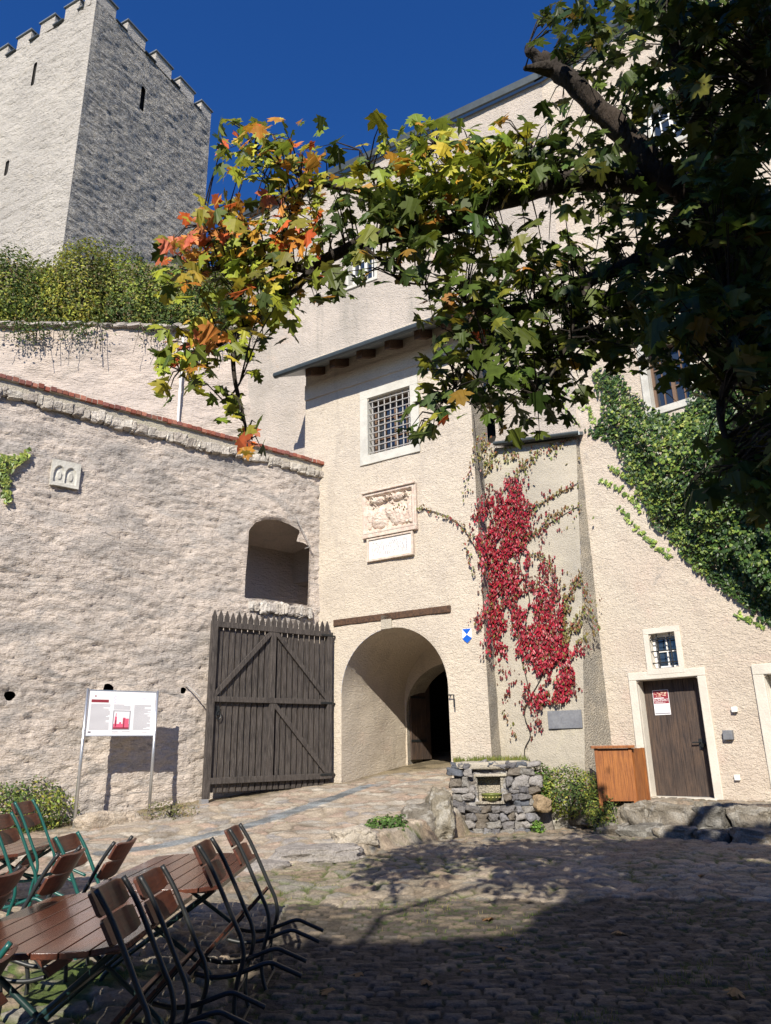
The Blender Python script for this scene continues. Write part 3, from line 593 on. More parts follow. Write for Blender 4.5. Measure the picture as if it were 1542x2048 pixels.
# ================================================================== TALL CASTLE BUILDING
cb = thing('castle_building', 'tall roughcast castle building rising behind the gatehouse and the tree', 'castle', TALL.p(0, 0.9))
BT = 17.12
ls0 = TALL.sz(BACK.o); kk = TALL.sz(WING.o)
def tdisp(S, Z): return (fbm(S*.6, Z*.6, 31)-.5)*.10+(fbm(S*5, Z*7, 32, 3)-.5)*.02
W1 = (*TALL.at(698, 574), TALL.at(752, 520)[0]); W1 = (W1[0], W1[1], W1[0]+.80, W1[1]+1.25)
q1 = TALL.at(978, 459); W2 = (q1[0]-.75, q1[1]+.08, q1[0], q1[1]+1.35)
q2 = TALL.at(977, 888); SLT = (q2[0], q2[1], q2[0]+.17, q2[1]+.72)
hs = [sd_box(x[0], x[2], x[1], x[3]) for x in (W1, W2)]+[sd_arch((SLT[0]+SLT[2])/2, .10, SLT[3]-.12, .12)]
hs[2] = (lambda f: (lambda S, Z: np.maximum(f(S, Z), SLT[1]-Z)))(hs[2])
V, Fc = relief(TALL, ls0-.3, kk, 5.5, BT, .06, hs, tdisp, .1); mk('wall', V, Fc, M['tall'], cb, smooth=True)
window(TALL, W1[0], W1[2], W1[1], W1[3], .22, cb, fw=.09, cols=2, rows=3, casement='winwhite')
window(TALL, W2[0], W2[2], W2[1], W2[3], .22, cb, fw=.14, cols=2, rows=3, casement='winwhite')
m = MB(); m.fbox(TALL, SLT[0]-.2, SLT[2]+.2, SLT[1]-.2, SLT[3]+.2, -.6, -.45); m.build('arrow_slit', M['black'], cb)
# wing with the door
d0 = WING.at(1312, 1593); d1 = WING.at(1395, 1352); DS0, DS1, DZ0, DZ1 = WING.at(1273, 1360)[0], d1[0], d0[1], d1[1]
fo = WING.at(1410, 1337); FW = fo[0]-d1[0]
x0, x1 = WING.at(1311, 1338), WING.at(1349, 1263); x0 = (WING.at(1298, 1274)[0], x0[1])
y0, y1 = WING.at(1305, 818), WING.at(1350, 700); LWIN = (y0[0], y0[1]-.02, y0[0]+.78, y0[1]+1.30)
z0_, UW = WING.at(1312, 300), None; UW = (z0_[0]-.1, z0_[1], z0_[0]+.75, z0_[1]+1.2)
e_ = WING.at(1528, 1349); D2 = (e_[0], .35, e_[0]+1.3, e_[1])
hs = [sd_box(DS0, DS1, DZ0-.6, DZ1), sd_box(x0[0], x1[0], x0[1], x1[1]), sd_box(LWIN[0], LWIN[2], LWIN[1], LWIN[3]), sd_box(UW[0], UW[2], UW[1], UW[3]), sd_box(D2[0], D2[2], D2[1]-.2, D2[3])]
def wdisp(S, Z): return (fbm(S*.9, Z*.9, 51)-.5)*.08+(fbm(S*6, Z*10, 52, 3)-.5)*.02
V, Fc = relief(WING, 0, 9.0, .2, BT, .05, hs, wdisp, .1); mk('wall', V, Fc, M['wing'], cb, smooth=True)
m = MB(); e = .035
m.fbox(WING, DS0-FW, DS1+FW, DZ1, DZ1+FW*.95, -.05, e); m.fbox(WING, DS0-FW, DS0, DZ0-.05, DZ1, -.05, e); m.fbox(WING, DS1, DS1+FW, DZ0-.05, DZ1, -.05, e)
m.fbox(WING, DS0-.03, DS0, DZ0-.05, DZ1, -.34, -.05); m.fbox(WING, DS1, DS1+.03, DZ0-.05, DZ1, -.34, -.05); m.fbox(WING, DS0-.03, DS1+.03, DZ1, DZ1+.03, -.34, -.05)
m.fbox(WING, DS0-.05, DS1+.05, DZ0-.12, DZ0-.005, -.4, .06)
door = MB(); n = 6; wd = (DS1-DS0)/n
for k in range(n): door.fbox(WING, DS0+k*wd+.002, DS0+(k+1)*wd-.002, DZ0, DZ1, -.30, -.255+.003*(k % 2))
dr = door.build('door', M['doorwood'], cb, bevel=.004); m.build('frame', M['frame'], dr, bevel=.012)
hs_, hz_ = WING.at(1402, 1487, -.25); m = MB(); m.fbox(WING, hs_-.03, hs_+.03, hz_-.10, hz_+.08, -.255, -.24); m.tube([WING.p(hs_, hz_+.02, -.24), WING.p(hs_, hz_+.02, -.19), WING.p(hs_-.12, hz_+.02, -.185)], .012, 6)
m.box(WING.p(hs_+.05, hz_-.03, -.22), (.07, .05, .06), .5); m.build('handle', M['iron'], dr)
window(WING, x0[0], x1[0], x0[1], x1[1], .16, cb, fw=.10, cols=1, rows=2, grille=(2, 3, -.04), frame_mat='frame', casement='winwhite', bar=.012)
window(WING, *[LWIN[i] for i in (0, 2, 1, 3)], .20, cb, fw=.14, cols=2, rows=3, casement='casement')
window(WING, *[UW[i] for i in (0, 2, 1, 3)], .20, cb, fw=.12, cols=2, rows=3, casement='winwhite')
m = MB(); m.fbox(WING, D2[0]-.17, D2[2]+.17, D2[3], D2[3]+.17, -.05, e); m.fbox(WING, D2[0]-.17, D2[0], .3, D2[3], -.05, e); m.fbox(WING, D2[2], D2[2]+.17, .3, D2[3], -.05, e)
m.fbox(WING, D2[0]-.03, D2[0], .3, D2[3], -.3, -.05); m.fbox(WING, D2[0]-.03, D2[2], D2[3], D2[3]+.03, -.3, -.05)
d2 = MB().fbox(WING, D2[0], D2[2], .3, D2[3], -.30, -.24).build('door', M['winwhite'], cb); d2['label'] = 'white door at the right edge'; m.build('frame', M['frame'], d2, bevel=.012)
# roof: fascia and slab running over both walls
m = MB()
for fr, a, b in ((TALL, ls0-.6, kk+.05), (WING, -.05, 9.2)):
    P = [fr.p(a, BT+.02, .12), fr.p(b, BT+.02, .12), fr.p(b, BT+3.4, -4.5), fr.p(a, BT+3.4, -4.5)]
    m.hexa([*P, *[p+np.array([0, 0, .14]) for p in P]])
m.build('roof', M['zinc'], cb)
m = MB()
for fr, a, b in ((TALL, ls0-.65, kk+.1), (WING, -.1, 9.2)): m.fbox(fr, a, b, BT-.04, BT+.17, .13, .19)
m.build('fascia', M['zinc'], cb)
m = MB(); m.fbox(TALL, ls0-.3, ls0-.25, 5.5, BT, -5, -.02); m.build('gable_wall', M['tall'], cb)
# ================================================================== CURTAIN WALL AND KEEP
bw = thing('curtain_wall', 'rear curtain wall of rough pinkish plaster under the terrace bushes', 'wall', BACK.p(-6, 5))
def bdisp(S, Z): return (fbm(S*.7, Z*.7, 61)-.5)*.25+(fbm(S*2.5, Z*6, 62, 4)-.5)*.10
V, Fc = relief(BACK, -14, .15, 5.5, 13.12, .06, [], bdisp); mk('wall', V, Fc, M['back'], bw, smooth=True)
MB().fbox(BACK, -14, .1, 12.2, 13.10, -.6, -.14).build('wall_core', M['back'], bw)
stones_band(BACK, -14, 0, lambda s: 13.1, .2, .45, .14, .16, [(.45, .40, .34), (.38, .34, .30)], 6, 'top_stone', bw, M['stone'], .02)
s, z = BACK.at(366, 690, .12); s2_, z2_ = BACK.at(360, 836, .12)
m = MB(); m.tube([BACK.p(s, z+.3, .16), BACK.p(s2_, 6.5, .16)], .035, 8)
tag(m.build('downpipe', M['winwhite']), 'thin white pipe running down the rear curtain wall', 'pipe')
tw_ = thing('keep_tower', 'square battlemented keep tower standing high on the hill against the sky', 'tower', TWR.p(4, 20))
def kdisp(S, Z): return (fbm(S*.5, Z*.5, 71)-.5)*.18+(fbm(S*1.6+Z*.2, Z*4.2, 72, 4)-.5)*.14+(fbm(S*5, Z*9, 73, 3)-.5)*.05
TT = 38.35; TL_ = 8.85
sl1 = TWR.at(285, 197); sl2 = TWL.at(68, 148); sl3 = TWL.at(13, 337)
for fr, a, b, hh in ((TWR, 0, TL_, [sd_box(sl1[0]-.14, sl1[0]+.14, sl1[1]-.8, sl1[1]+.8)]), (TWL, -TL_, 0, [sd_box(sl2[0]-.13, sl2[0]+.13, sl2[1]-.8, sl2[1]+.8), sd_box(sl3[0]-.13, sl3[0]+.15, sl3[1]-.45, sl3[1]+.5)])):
    V, Fc = relief(fr, a, b, 19.5, TT, .085, hh, lambda S, Z, a=a, b=b: kdisp(S, Z)*sstep(0, .4, np.minimum(S-a, b-S)), .1); mk('wall', V, Fc, M['keepshade' if fr is TWR else 'tower'], tw_, smooth=True)
m = MB(); 
for fr, q in ((TWR, sl1), (TWL, sl2), (TWL, sl3)): m.fbox(fr, q[0]-.5, q[0]+.5, q[1]-1.1, q[1]+1.1, -.8, -.6)
m.build('arrow_slit', M['black'], tw_)
m = MB(); P = [TWR.p(0, 19.5, -.03), TWR.p(TL_, 19.5, -.03), TWR.p(TL_, 19.5, -TL_), TWR.p(0, 19.5, -TL_)]; m.hexa([TWR.p(.03, 19.5, -.1), TWR.p(TL_-.01, 19.5, -.1), TWR.p(TL_-.01, 19.5, -TL_), TWR.p(.03, 19.5, -TL_), TWR.p(.1, TT-1, -.25), TWR.p(TL_-.01, TT-1, -.25), TWR.p(TL_-.01, TT-1, -TL_), TWR.p(.1, TT-1, -TL_)]); m.build('core', M['black'], tw_)
def merlon(fr, a, b):
    o = MB().fbox(fr, a, b, TT-.005, TT+.82, -.42, .0).build('merlon', M['tower'], tw_)
    MB().fbox(fr, a-.08, b+.08, TT+.82, TT+.90, -.50, .09).build('cap', M['zinclight'], o)
    return o
seg = [(0.02, 1.25), (2.05, 3.35), (4.15, 5.4), (6.1, 7.3), (7.95, TL_)]
for a, b in seg[:]: merlon(TWR, a, b)
for a, b in ((1.3, 2.35), (3.15, 4.25), (5.0, 6.1), (6.9, TL_)): merlon(TWL, -b, -a)
merlon(TWL, -.9, -.45)
for (a, b), (c, d) in zip(seg[:-1], seg[1:]): MB().fbox(TWR, b, c, TT, TT+.07, -.5, .1).build('crenel_sill', M['zinc'], tw_)
for a, b in ((.9, 1.3), (2.35, 3.15), (4.25, 5.0), (6.1, 6.9)): MB().fbox(TWL, -b, -a, TT, TT+.07, -.5, .1).build('crenel_sill', M['zinc'], tw_)
m = MB(); m.tube([TWR.p(.9+.35*math.sin(t*3), 34.8-t*1.4, .08) for t in np.linspace(0, 3.2, 24)], .035, 5) if False else None
# unseen range added behind the viewer to block low sky and darken the yard
rb = thing('sky_block_range', 'unseen long low range added behind the viewer to block low sky light', 'light blocker', (0, -13, 0))
m = MB(); m.box((-2, -17.5, 3.6), (46, 8, 7.2)); m.build('wall', M['wing'], rb)
m = MB(); m.prism([(-25.5, -13.1, 7.1), (-25.5, -22, 7.1), (-25.5, -17.5, 10.6)], (47, 0, 0)); m.build('roof', M['brick'], rb)
for i in range(9):
    w_ = MB().box((-20+i*4.6, -13.45, 3.4), (1.0, .12, 1.4)).build('window', M['white'], rb); MB().box((-20+i*4.6, -13.37, 3.4), (.8, .06, 1.2)).build('pane', M['glass'], w_)
# ================================================================== BUTTRESS
bA = np.array([1.94, 14.63]); az_b = 54.58
BK = Fr((3.43, 13.70), az_b)                 # plane of its right face
def bR(z): return np.array(BK.p(np.interp(z, [.2, 1.2, 4.22, 7.69, 8], [-.05, -.05, .32, .64, .66]), z))
BTOP = 7.62
def bfront(u, z):                            # point of the battered front
    A = np.array([bA[0], bA[1], 0]); Rr = bR(float(z)); P = A*(1-u)+Rr*u; P[2] = z; return P
def butt_at(px, py):
    z = 3.
    for _ in range(6):
        Rr = bR(z); e = Rr[:2]-bA; n = np.array([e[1], -e[0]]); d = ray(px, py); t = ((bA-CC[:2])@n)/(d[:2]@n); P = CC+d*t; z = P[2]
    return P
bt = thing('buttress', 'battered grey roughcast buttress with slate-topped lean-to cap, between gatehouse and door', 'buttress', (2.9, 14, .3))
nu, nz = 44, 150; U, Zz = np.meshgrid(np.linspace(0, 1, nu), np.linspace(.25, BTOP, nz), indexing='ij')
V = np.array([[bfront(u, z) for u, z in zip(ur, zr)] for ur, zr in zip(U, Zz)]); nrm = np.array([-.53, -.85, .05])
V = V+((fbm(U*2, Zz*1.0, 81)-.5)*.07*sstep(0, .08, 1-U)+(fbm(U*10, Zz*6, 82, 3)-.5)*.02)[..., None]*nrm
I = np.arange(nu*nz).reshape(nu, nz); Q = np.stack([I[:-1, :-1], I[1:, :-1], I[1:, 1:], I[:-1, 1:]], -1).reshape(-1, 4)
mk('front', V.reshape(-1, 3), Q, M['butt'], bt, smooth=True)
nu = 12; U, Zz = np.meshgrid(np.linspace(0, 1, nu), np.linspace(.25, BTOP, nz), indexing='ij')
V = np.array([[(1-u)*bR(z)+u*np.array([4.10, 14.18, z]) for u, z in zip(ur, zr)] for ur, zr in zip(U, Zz)]); V[..., 2] = Zz
Q = np.stack([np.arange(nu*nz).reshape(nu, nz)[s] for s in ((slice(None, -1), slice(None, -1)), (slice(1, None), slice(None, -1)), (slice(1, None), slice(1, None)), (slice(None, -1), slice(1, None)))], -1).reshape(-1, 4)
mk('side', V.reshape(-1, 3), Q, M['gravel'], bt, smooth=True)
m = MB(); f0 = bfront(.22, BTOP)+np.array([-.53, -.85, 0])*.14; f1 = bfront(1.0, BTOP)+np.array([-.45, -.8, 0])*.16+np.array([.1, -.05, 0]); b1_ = np.array([4.6, 14.6, BTOP+.3]); b0_ = np.array([2.9, 15.3, BTOP+.3])
m.hexa([f0, f1, b1_, b0_, *[p+np.array([0, 0, .07]) for p in (f0, f1, b1_, b0_)]]); m.build('roof', M['zinclight'], bt)
m = MB(); m.tube([f0+np.array([-.03, -.05, .03]), f1+np.array([-.03, -.05, .03])], .04, 8); m.build('gutter', M['zinc'], bt)
u0 = butt_at(1097, 1440); u1 = butt_at(1165, 1440); zc0 = butt_at(1130, 1457)[2]; zc1 = butt_at(1130, 1421)[2]; o_ = np.array([-.5, -.84, 0])*.03
P = [np.array([u0[0], u0[1], zc0]), np.array([u1[0], u1[1], zc0]), np.array([u1[0], u1[1], zc1]), np.array([u0[0], u0[1], zc1])]; P = [p+o_*.3 for p in P]
m = MB(); m.prism(P, o_); tag(m.build('slate_plaque', M['slate'], bevel=.004), 'plain rectangular slate plaque low on the grey buttress', 'plaque')
# ================================================================== OPEN GATE LEAF
gt_ = thing('gate_leaf', 'open dark timber gate leaf with spiked pickets and diagonal braces, swung against the left wall', 'gate', LEAF.p(-1.4, .9))
def L_(x, y): return LEAF.at(x, y, .06)
sL = L_(418, 1400)[0]; sR = -.02; zT = (L_(418, 1247)[1]+L_(655, 1268)[1])/2; zB = (L_(400, 1563)[1]+L_(658, 1548)[1])/2-.02; zM = L_(540, 1401)[1]
sC = L_(545, 1400)[0]; tw = .11
m = MB(); n = 21; pw = (sR-sL)/n; rr = random.Random(5)
for k in range(n):
    a = sL+k*pw+pw*.14; b = sL+(k+1)*pw-pw*.14; zt = zT+.24+rr.uniform(-.02, .02)-(.10 if False else 0); z0 = zB-.20; o = rr.uniform(-.004, .004)
    m.prism([LEAF.p(a, z0, -.045+o), LEAF.p(b, z0, -.045+o), LEAF.p(b, zt-.08, -.045+o), LEAF.p(b-.008, zt-.07, -.045+o), LEAF.p((a+b)/2, zt+.04, -.045+o), LEAF.p(a+.008, zt-.07, -.045+o), LEAF.p(a, zt-.08, -.045+o)], np.append(LEAF.n, 0)*.04)
m.build('pickets', M['gatewood'], gt_)
for nm, s0, s1, z0, z1, o1 in (('stile', sL-.02, sL+tw, zB-.30, zT+.06, .075), ('stile', sR-tw, sR, zB-.05, zT+.04, .075), ('stile', sC-.055, sC+.055, zM+.05, zT-.05, .060), ('stile', sC-.055, sC+.055, zB+.05, zM-.05, .060)):
    MB().fbox(LEAF, s0, s1, z0, z1, 0, o1).build(nm, M['gatewood'], gt_, bevel=.005)
for z, h in ((zT, .055), (zM, .05), (zB, .055)): MB().fbox(LEAF, sL+tw, sR-tw, z-h, z+h, 0, .07).build('rail', M['gatewood'], gt_, bevel=.005)
for a, b in (((sC-.05, zT-.06), (sL+tw, zM+.07)), ((sC+.05, zT-.06), (sR-tw, zM+.07)), ((sC+.05, zM-.07), (sR-tw, zB+.07))):
    MB().beam(LEAF.p(a[0], a[1], .035), LEAF.p(b[0], b[1], .035), .09, .045, up=(*LEAF.n, 0)).build('brace', M['gatewood'], gt_, bevel=.004)
for z in (zT-.02, zM-.02, zB+.03):
    m = MB(); m.fbox(LEAF, sR-.28, sR+.0, z-.02, z+.02, .072, .082); m.tube([LEAF.p(sR+.02, z-.07, .03), LEAF.p(sR+.02, z+.07, .03)], .024, 8); m.beam(LEAF.p(sR+.02, z, .03), LEAF.p(sR+.12, z, .0), .03, .03); m.build('hinge', M['iron'], gt_)
s_, z_ = L_(437, 1430); m = MB(); m.tube([LEAF.p(s_+.05*math.cos(t), z_+.08*math.sin(t), .06) for t in np.linspace(0, 6.28, 14)], .01, 5); m.fbox(LEAF, s_-.02, s_+.02, z_, z_+.16, .01, .05); m.build('latch_ring', M['iron'], gt_)
m = MB(); m.box(LEAF.p(sL+.02, zB-.34, .02), (.14, .10, .08), .7); m.build('foot_block', M['steel'], gt_)
# ================================================================== INFORMATION BOARD
BO = Fr((-4.07, 13.36), 50)                                       # right post
bdd = thing('information_board', 'white information board on two slim steel posts in front of the left wall', 'information board', BO.p(-.6, .55))
hw = 1.21; zt, zb = 2.62, 1.90
for s in (-hw, 0):
    P = BO.p(s, 0); g0 = float(gz(P[0], P[1])); po = MB().tube([BO.p(s, g0-.1), BO.p(s, zt+.03)], .027, 12).build('post', M['steel'], bdd, smooth=True)
MB().fbox(BO, -hw+.03, -.03, zb, zt, -.012, .004).build('panel', M['signwhite'], bdd)
for z in (zt, zb-.012): MB().fbox(BO, -hw+.03, -.03, z, z+.012, -.016, .01).build('edge_strip', M['steel'], bdd)
def bx(m, u0, u1, v0, v1, o=.0055): m.fbox(BO, -hw+.03+(hw-.06)*u0, -hw+.03+(hw-.06)*u1, zt-(zt-zb)*v1, zt-(zt-zb)*v0, .003, o)
m = MB(); bx(m, .04, .29, .20, .265); bx(m, .085, .105, .11, .14); m.build('title_bar', M['maroon'], bdd)
m = MB(); rr = random.Random(4)
for c0, c1, v0, v1 in ((.04, .32, .31, .88), (.37, .62, .31, .42), (.68, .94, .31, .88)):
    v = v0
    while v < v1: bx(m, c0, c1-rr.choice([0, 0, 0, .02, .05, .1]), v, v+.0075); v += .024
bx(m, .37, .46, .915, .922); bx(m, .37, .5, .945, .95); bx(m, .52, .64, .915, .922); bx(m, .82, .9, .94, .946); bx(m, .03, .07, .91, .945); m.build('text_lines', M['ink'], bdd)
m = MB(); 
for i in range(9): bx(m, .365+.012*math.sin(i*1.9), .39+.02*math.sin(i*1.9), .10+i*.02, .112+i*.02)
for i in range(14): bx(m, .74+rr.random()*.2, .76+rr.random()*.21, .03+i*.014, .034+i*.014)
m.build('ornament', M['lilac'], bdd)
pm = MB()
for q in ((.37, .63, .44, .46), (.37, .63, .855, .875), (.37, .385, .46, .855), (.615, .63, .46, .855)): bx(pm, *q)
pf = pm.build('picture', M['grey'], bdd)
m = MB(); bx(m, .385, .615, .74, .855); bx(m, .52, .56, .60, .74, .0062); bx(m, .56, .61, .62, .74, .0062); bx(m, .40, .43, .58, .74, .0062); bx(m, .41, .42, .50, .58, .0062); bx(m, .47, .50, .70, .74, .0062); m.build('picture_print', M['rose'], pf)
for q in ((.53, .545, .62, .84), (.41, .425, .66, .80)): m = MB(); bx(m, *q, .007); m.build('picture_figure', M['maroon'], pf)
m = MB(); bx(m, .385, .615, .82, .855, .007); m.build('picture_ground', M['maroon'], pf)
# ================================================================== SMALL FITTINGS ON THE WING
def fit(name, px, py, w_, h_, d_, mt, lab, cat):
    s, z = WING.at(px, py); t = MB().fbox(WING, s-w_/2, s+w_/2, z-h_/2, z+h_/2, -.03, d_)
    return tag(t.build(name, M[mt], bevel=.008), lab, cat)
fit('sensor_box', 1470, 1419, .085, .085, .06, 'winwhite', 'small white box high on the wall right of the brown door', 'wall box')
o = fit('letter_plate', 1458, 1470, .15, .15, .08, 'slate', 'square dark grey wall box right of the door handle', 'wall box')
fit('junction_box', 1476, 1555, .085, .085, .06, 'winwhite', 'small white box low on the wall right of the brown door', 'wall box')
# poster
s0, z1 = WING.at(1304, 1381, -.24); s1, z0 = WING.at(1342, 1429, -.24); po = thing('poster', 'red and white flea market poster pinned to the brown plank door', 'poster', WING.p((s0+s1)/2, z0, -.24))
def pb(m, u0, u1, v0, v1, o): m.fbox(WING, s0+(s1-s0)*u0, s0+(s1-s0)*u1, z1-(z1-z0)*v1, z1-(z1-z0)*v0, -.249, -.249+o); return m
pb(MB(), 0, 1, 0, 1, .004).build('sheet', M['signwhite'], po)
pb(MB(), .03, .97, .02, .55, .0055).build('red_field', M['maroon'], po)
m = MB(); rr = random.Random(2)
for k in range(26): u = rr.uniform(.05, .8); v = rr.uniform(.07, .25); pb(m, u, u+rr.uniform(.03, .14), v, v+rr.uniform(.01, .025), .0065)
m.build('picture', M['cream'], po)
m = MB(); pb(m, .03, .97, .915, .965, .0055); pb(m, .1, .55, .66, .67, .0055); pb(m, .1, .6, .72, .728, .0055); pb(m, .15, .55, .78, .79, .0055); pb(m, .65, .92, .82, .83, .0055); pb(m, .2, .5, .86, .87, .0055); m.build('small_print', M['grey'], po)
def text(body, size, fr, s, z, out, mt, parent, name='lettering', sx=1):
    cu = bpy.data.curves.new(name, 'FONT'); cu.body = body; cu.size = size; cu.extrude = .0006; tmp = bpy.data.objects.new('tmp', cu); COL.objects.link(tmp)
    bpy.context.view_layer.update(); me = bpy.data.meshes.new_from_object(tmp.evaluated_get(bpy.context.evaluated_depsgraph_get())); bpy.data.objects.remove(tmp)
    V = np.array([v.co for v in me.vertices]); F = [tuple(p.vertices) for p in me.polygons]; bpy.data.meshes.remove(me)
    return mk(name, fr.p(s+V[:, 0]*sx, z+V[:, 1], out+V[:, 2]), F, M[mt], parent)
W_ = s1-s0
text('FLOHMARKT', .062, WING, s0+W_*.07, z1-(z1-z0)*.46, -.241, 'signwhite', po, sx=W_*.86/.335*.95)
m = MB(); pb(m, .08, .68, .31, .345, .0065); pb(m, .10, .6, .485, .497, .0065); pb(m, .10, .75, .52, .532, .0065); m.build('small_print', M['signwhite'], po)
# ================================================================== LARCH CABINET
c0, c1, c2 = atY(1199, 1608, 12.75), atY(1276, 1612, 12.62), atY(1298, 1603, 12.86); cz0, cz1 = .64, 1.56
cr = thing('wooden_cabinet', 'orange varnished wooden outdoor cabinet with lid beside the door frame', 'cabinet', ((c0[0]+c1[0])/2, 12.85, cz0))
A = np.array([c0[0], c0[1]]); B = np.array([c1[0], c1[1]]); Cc = np.array([c2[0], c2[1]]); D = A+Cc-B
front = Fr(A, math.degrees(math.atan2(*(B-A)))); LW = np.linalg.norm(B-A); side = Fr(B, math.degrees(math.atan2(*(Cc-B)))); SW = max(np.linalg.norm(Cc-B), .42)
zf = cz0+.10
m = MB(); n = 6
for k in range(n): a = .05+k*(LW-.10)/n; m.fbox(front, a+.001, a+(LW-.10)/n-.001, zf, cz1-.02, -.03, -.012)
m.build('front_panel', M['orange'], cr)
m = MB(); n = 4
for k in range(n): a = .05+k*(SW-.10)/n; m.fbox(side, a+.001, a+(SW-.10)/n-.001, zf, cz1-.02, -.03, -.012)
m.build('side_panel', M['orange'], cr)
MB().fbox(front, .03, LW-.03, zf, cz1-.02, -SW+.02, -.04).build('body', M['orange'], cr)
for fr, a in ((front, 0), (front, LW-.055), (side, SW-.055)):
    MB().fbox(fr, a, a+.055, cz0-.06, cz1-.015, -.055, 0).build('leg', M['orange'], cr, bevel=.004)
MB().fbox(front, -.05, LW+.05, cz1-.015, cz1+.03, -SW-.05, .05).build('lid', M['orange'], cr, bevel=.006)
# ================================================================== ROCKS
def rockm(size, seed, sub=4, blk=.55, rough=.16):
    V, F = ico_mesh(sub); out = []
    for p in V:
        q = Vector([math.copysign(abs(c)**blk, c) for c in p]); n = q.normalized()
        r = 1+rough*1.6*mnoise.noise(q*1.1+Vector((seed, 0, 0)))+rough*.9*mnoise.noise(q*2.6+Vector((0, seed, 0)))+rough*.35*mnoise.noise(q*7)+rough*.15*mnoise.noise(q*17)
        out.append((q.x*r*size[0]/2, q.y*r*size[1]/2, q.z*r*size[2]/2))
    return np.array(out), F
def rock(name, c, size, seed, rz, color, label, cat='boulder', group=None, lichen=0, **k):
    V, F = rockm(size, seed, **k); cs, sn = math.cos(rz), math.sin(rz)
    V = np.stack([V[:, 0]*cs-V[:, 1]*sn+c[0], V[:, 0]*sn+V[:, 1]*cs+c[1], V[:, 2]+c[2]], 1)
    C = np.ones((len(V), 3))*np.array(color)*(.75+.5*fbm(V[:, 0]*5+V[:, 2]*3, V[:, 1]*5+V[:, 2]*4, seed))[:, None]
    if lichen: l = sstep(.55, .62, fbm(V[:, 0]*14, V[:, 2]*14+V[:, 1]*9, seed+3, 3))*lichen; C = C*(1-l[:, None])+np.array([.62, .6, .54])*l[:, None]
    o = mk(name, V, F, M['stone'], smooth=True, col=C); return tag(o, label, cat, group)
def rk(px, py, size, dz, *a, **k):
    P = gp(px, py); return rock('boulder', (P[0], P[1]+size[1]*.35, P[2]+size[2]*.5*dz), size, *a, **k)
rk(708, 1692, (.56, .45, .26), .7, 3, .35, (.52, .46, .37), 'pale flat-topped boulder between the slab and the green weed', sub=5)
rk(628, 1722, (1.15, .62, .20), .5, 5, .30, (.36, .33, .30), 'long low grey slab at the left end of the boulder line', sub=5)
rk(520, 1742, (.70, .50, .12), .3, 6, .45, (.36, .33, .30), 'half sunken grey slab nearest the table', sub=4)
rk(838, 1668, (.62, .55, .50), .58, 8, .15, (.20, .178, .145), 'large rounded grey-brown boulder left of the stone niche', sub=5, lichen=.3)
rk(882, 1666, (.40, .75, .72), .66, 12, .1, (.25, .22, .165), 'tall upright tan boulder against the stone niche', sub=5, lichen=.4, blk=.5)
rk(1133, 1660, (.74, .5, .62), .62, 15, -.1, (.27, .25, .21), 'large pale lichened boulder below the shrub', sub=5, lichen=.8, blk=.5)
rk(1088, 1664, (.30, .3, .50), .62, 17, .2, (.22, .195, .165), 'narrow upright stone between the niche and the pale boulder', sub=4)
P = atY(1084, 1608, 12.95); rock('boulder', P, (.26, .28, .24), 19, .3, (.38, .28, .17), 'small brown stone under the shrub by the niche', sub=4)
P = gp(215, 1652); rock('boulder', (P[0], P[1]+.1, P[2]+.03), (.98, .32, .34), 21, math.radians(40), (.50, .42, .33), 'long pale block lying between the information board posts', sub=5, blk=.45, lichen=.2)
rk(805, 1674, (.09, .08, .06), .6, 23, .4, (.55, .52, .47), 'small pale pebble at the foot of the boulders', 'stone', sub=2)
# stone steps before the door
rr = random.Random(12); k = 0
for row, (o0, o1, z0, z1) in enumerate(((1.20, 1.62, .12, .40), (.86, 1.22, .35, .67))):
    s = -1.35 if row == 0 else -1.1
    while s < 3.4:
        L = rr.uniform(.34, .74); P = WING.p(s+L/2, (z0+z1)/2, (o0+o1)/2)
        if (P[0] > 3.15 or row == 1) and P[0] > 2.95:
            c = rr.choice([(.20, .175, .14), (.15, .14, .12), (.24, .21, .165)])
            col_ = ['leftmost', 'second', 'third', 'fourth', 'fifth', 'sixth', 'seventh', 'eighth', 'ninth', 'tenth', 'eleventh', 'twelfth', 'thirteenth'][k]
            rock('step_stone', P, (L*1.03, (o1-o0)*rr.uniform(1.0, 1.35), (z1-z0)*rr.uniform(.98, 1.22)), 30+k+row*20, -R_(42), c, f'{col_} rough step block from the left in the {"lower" if row == 0 else "upper"} step below the door', 'step', 'rough stone steps below the door', sub=5, blk=.34, rough=.18, lichen=.3); k += 1
        s += L*.99
    k = 0
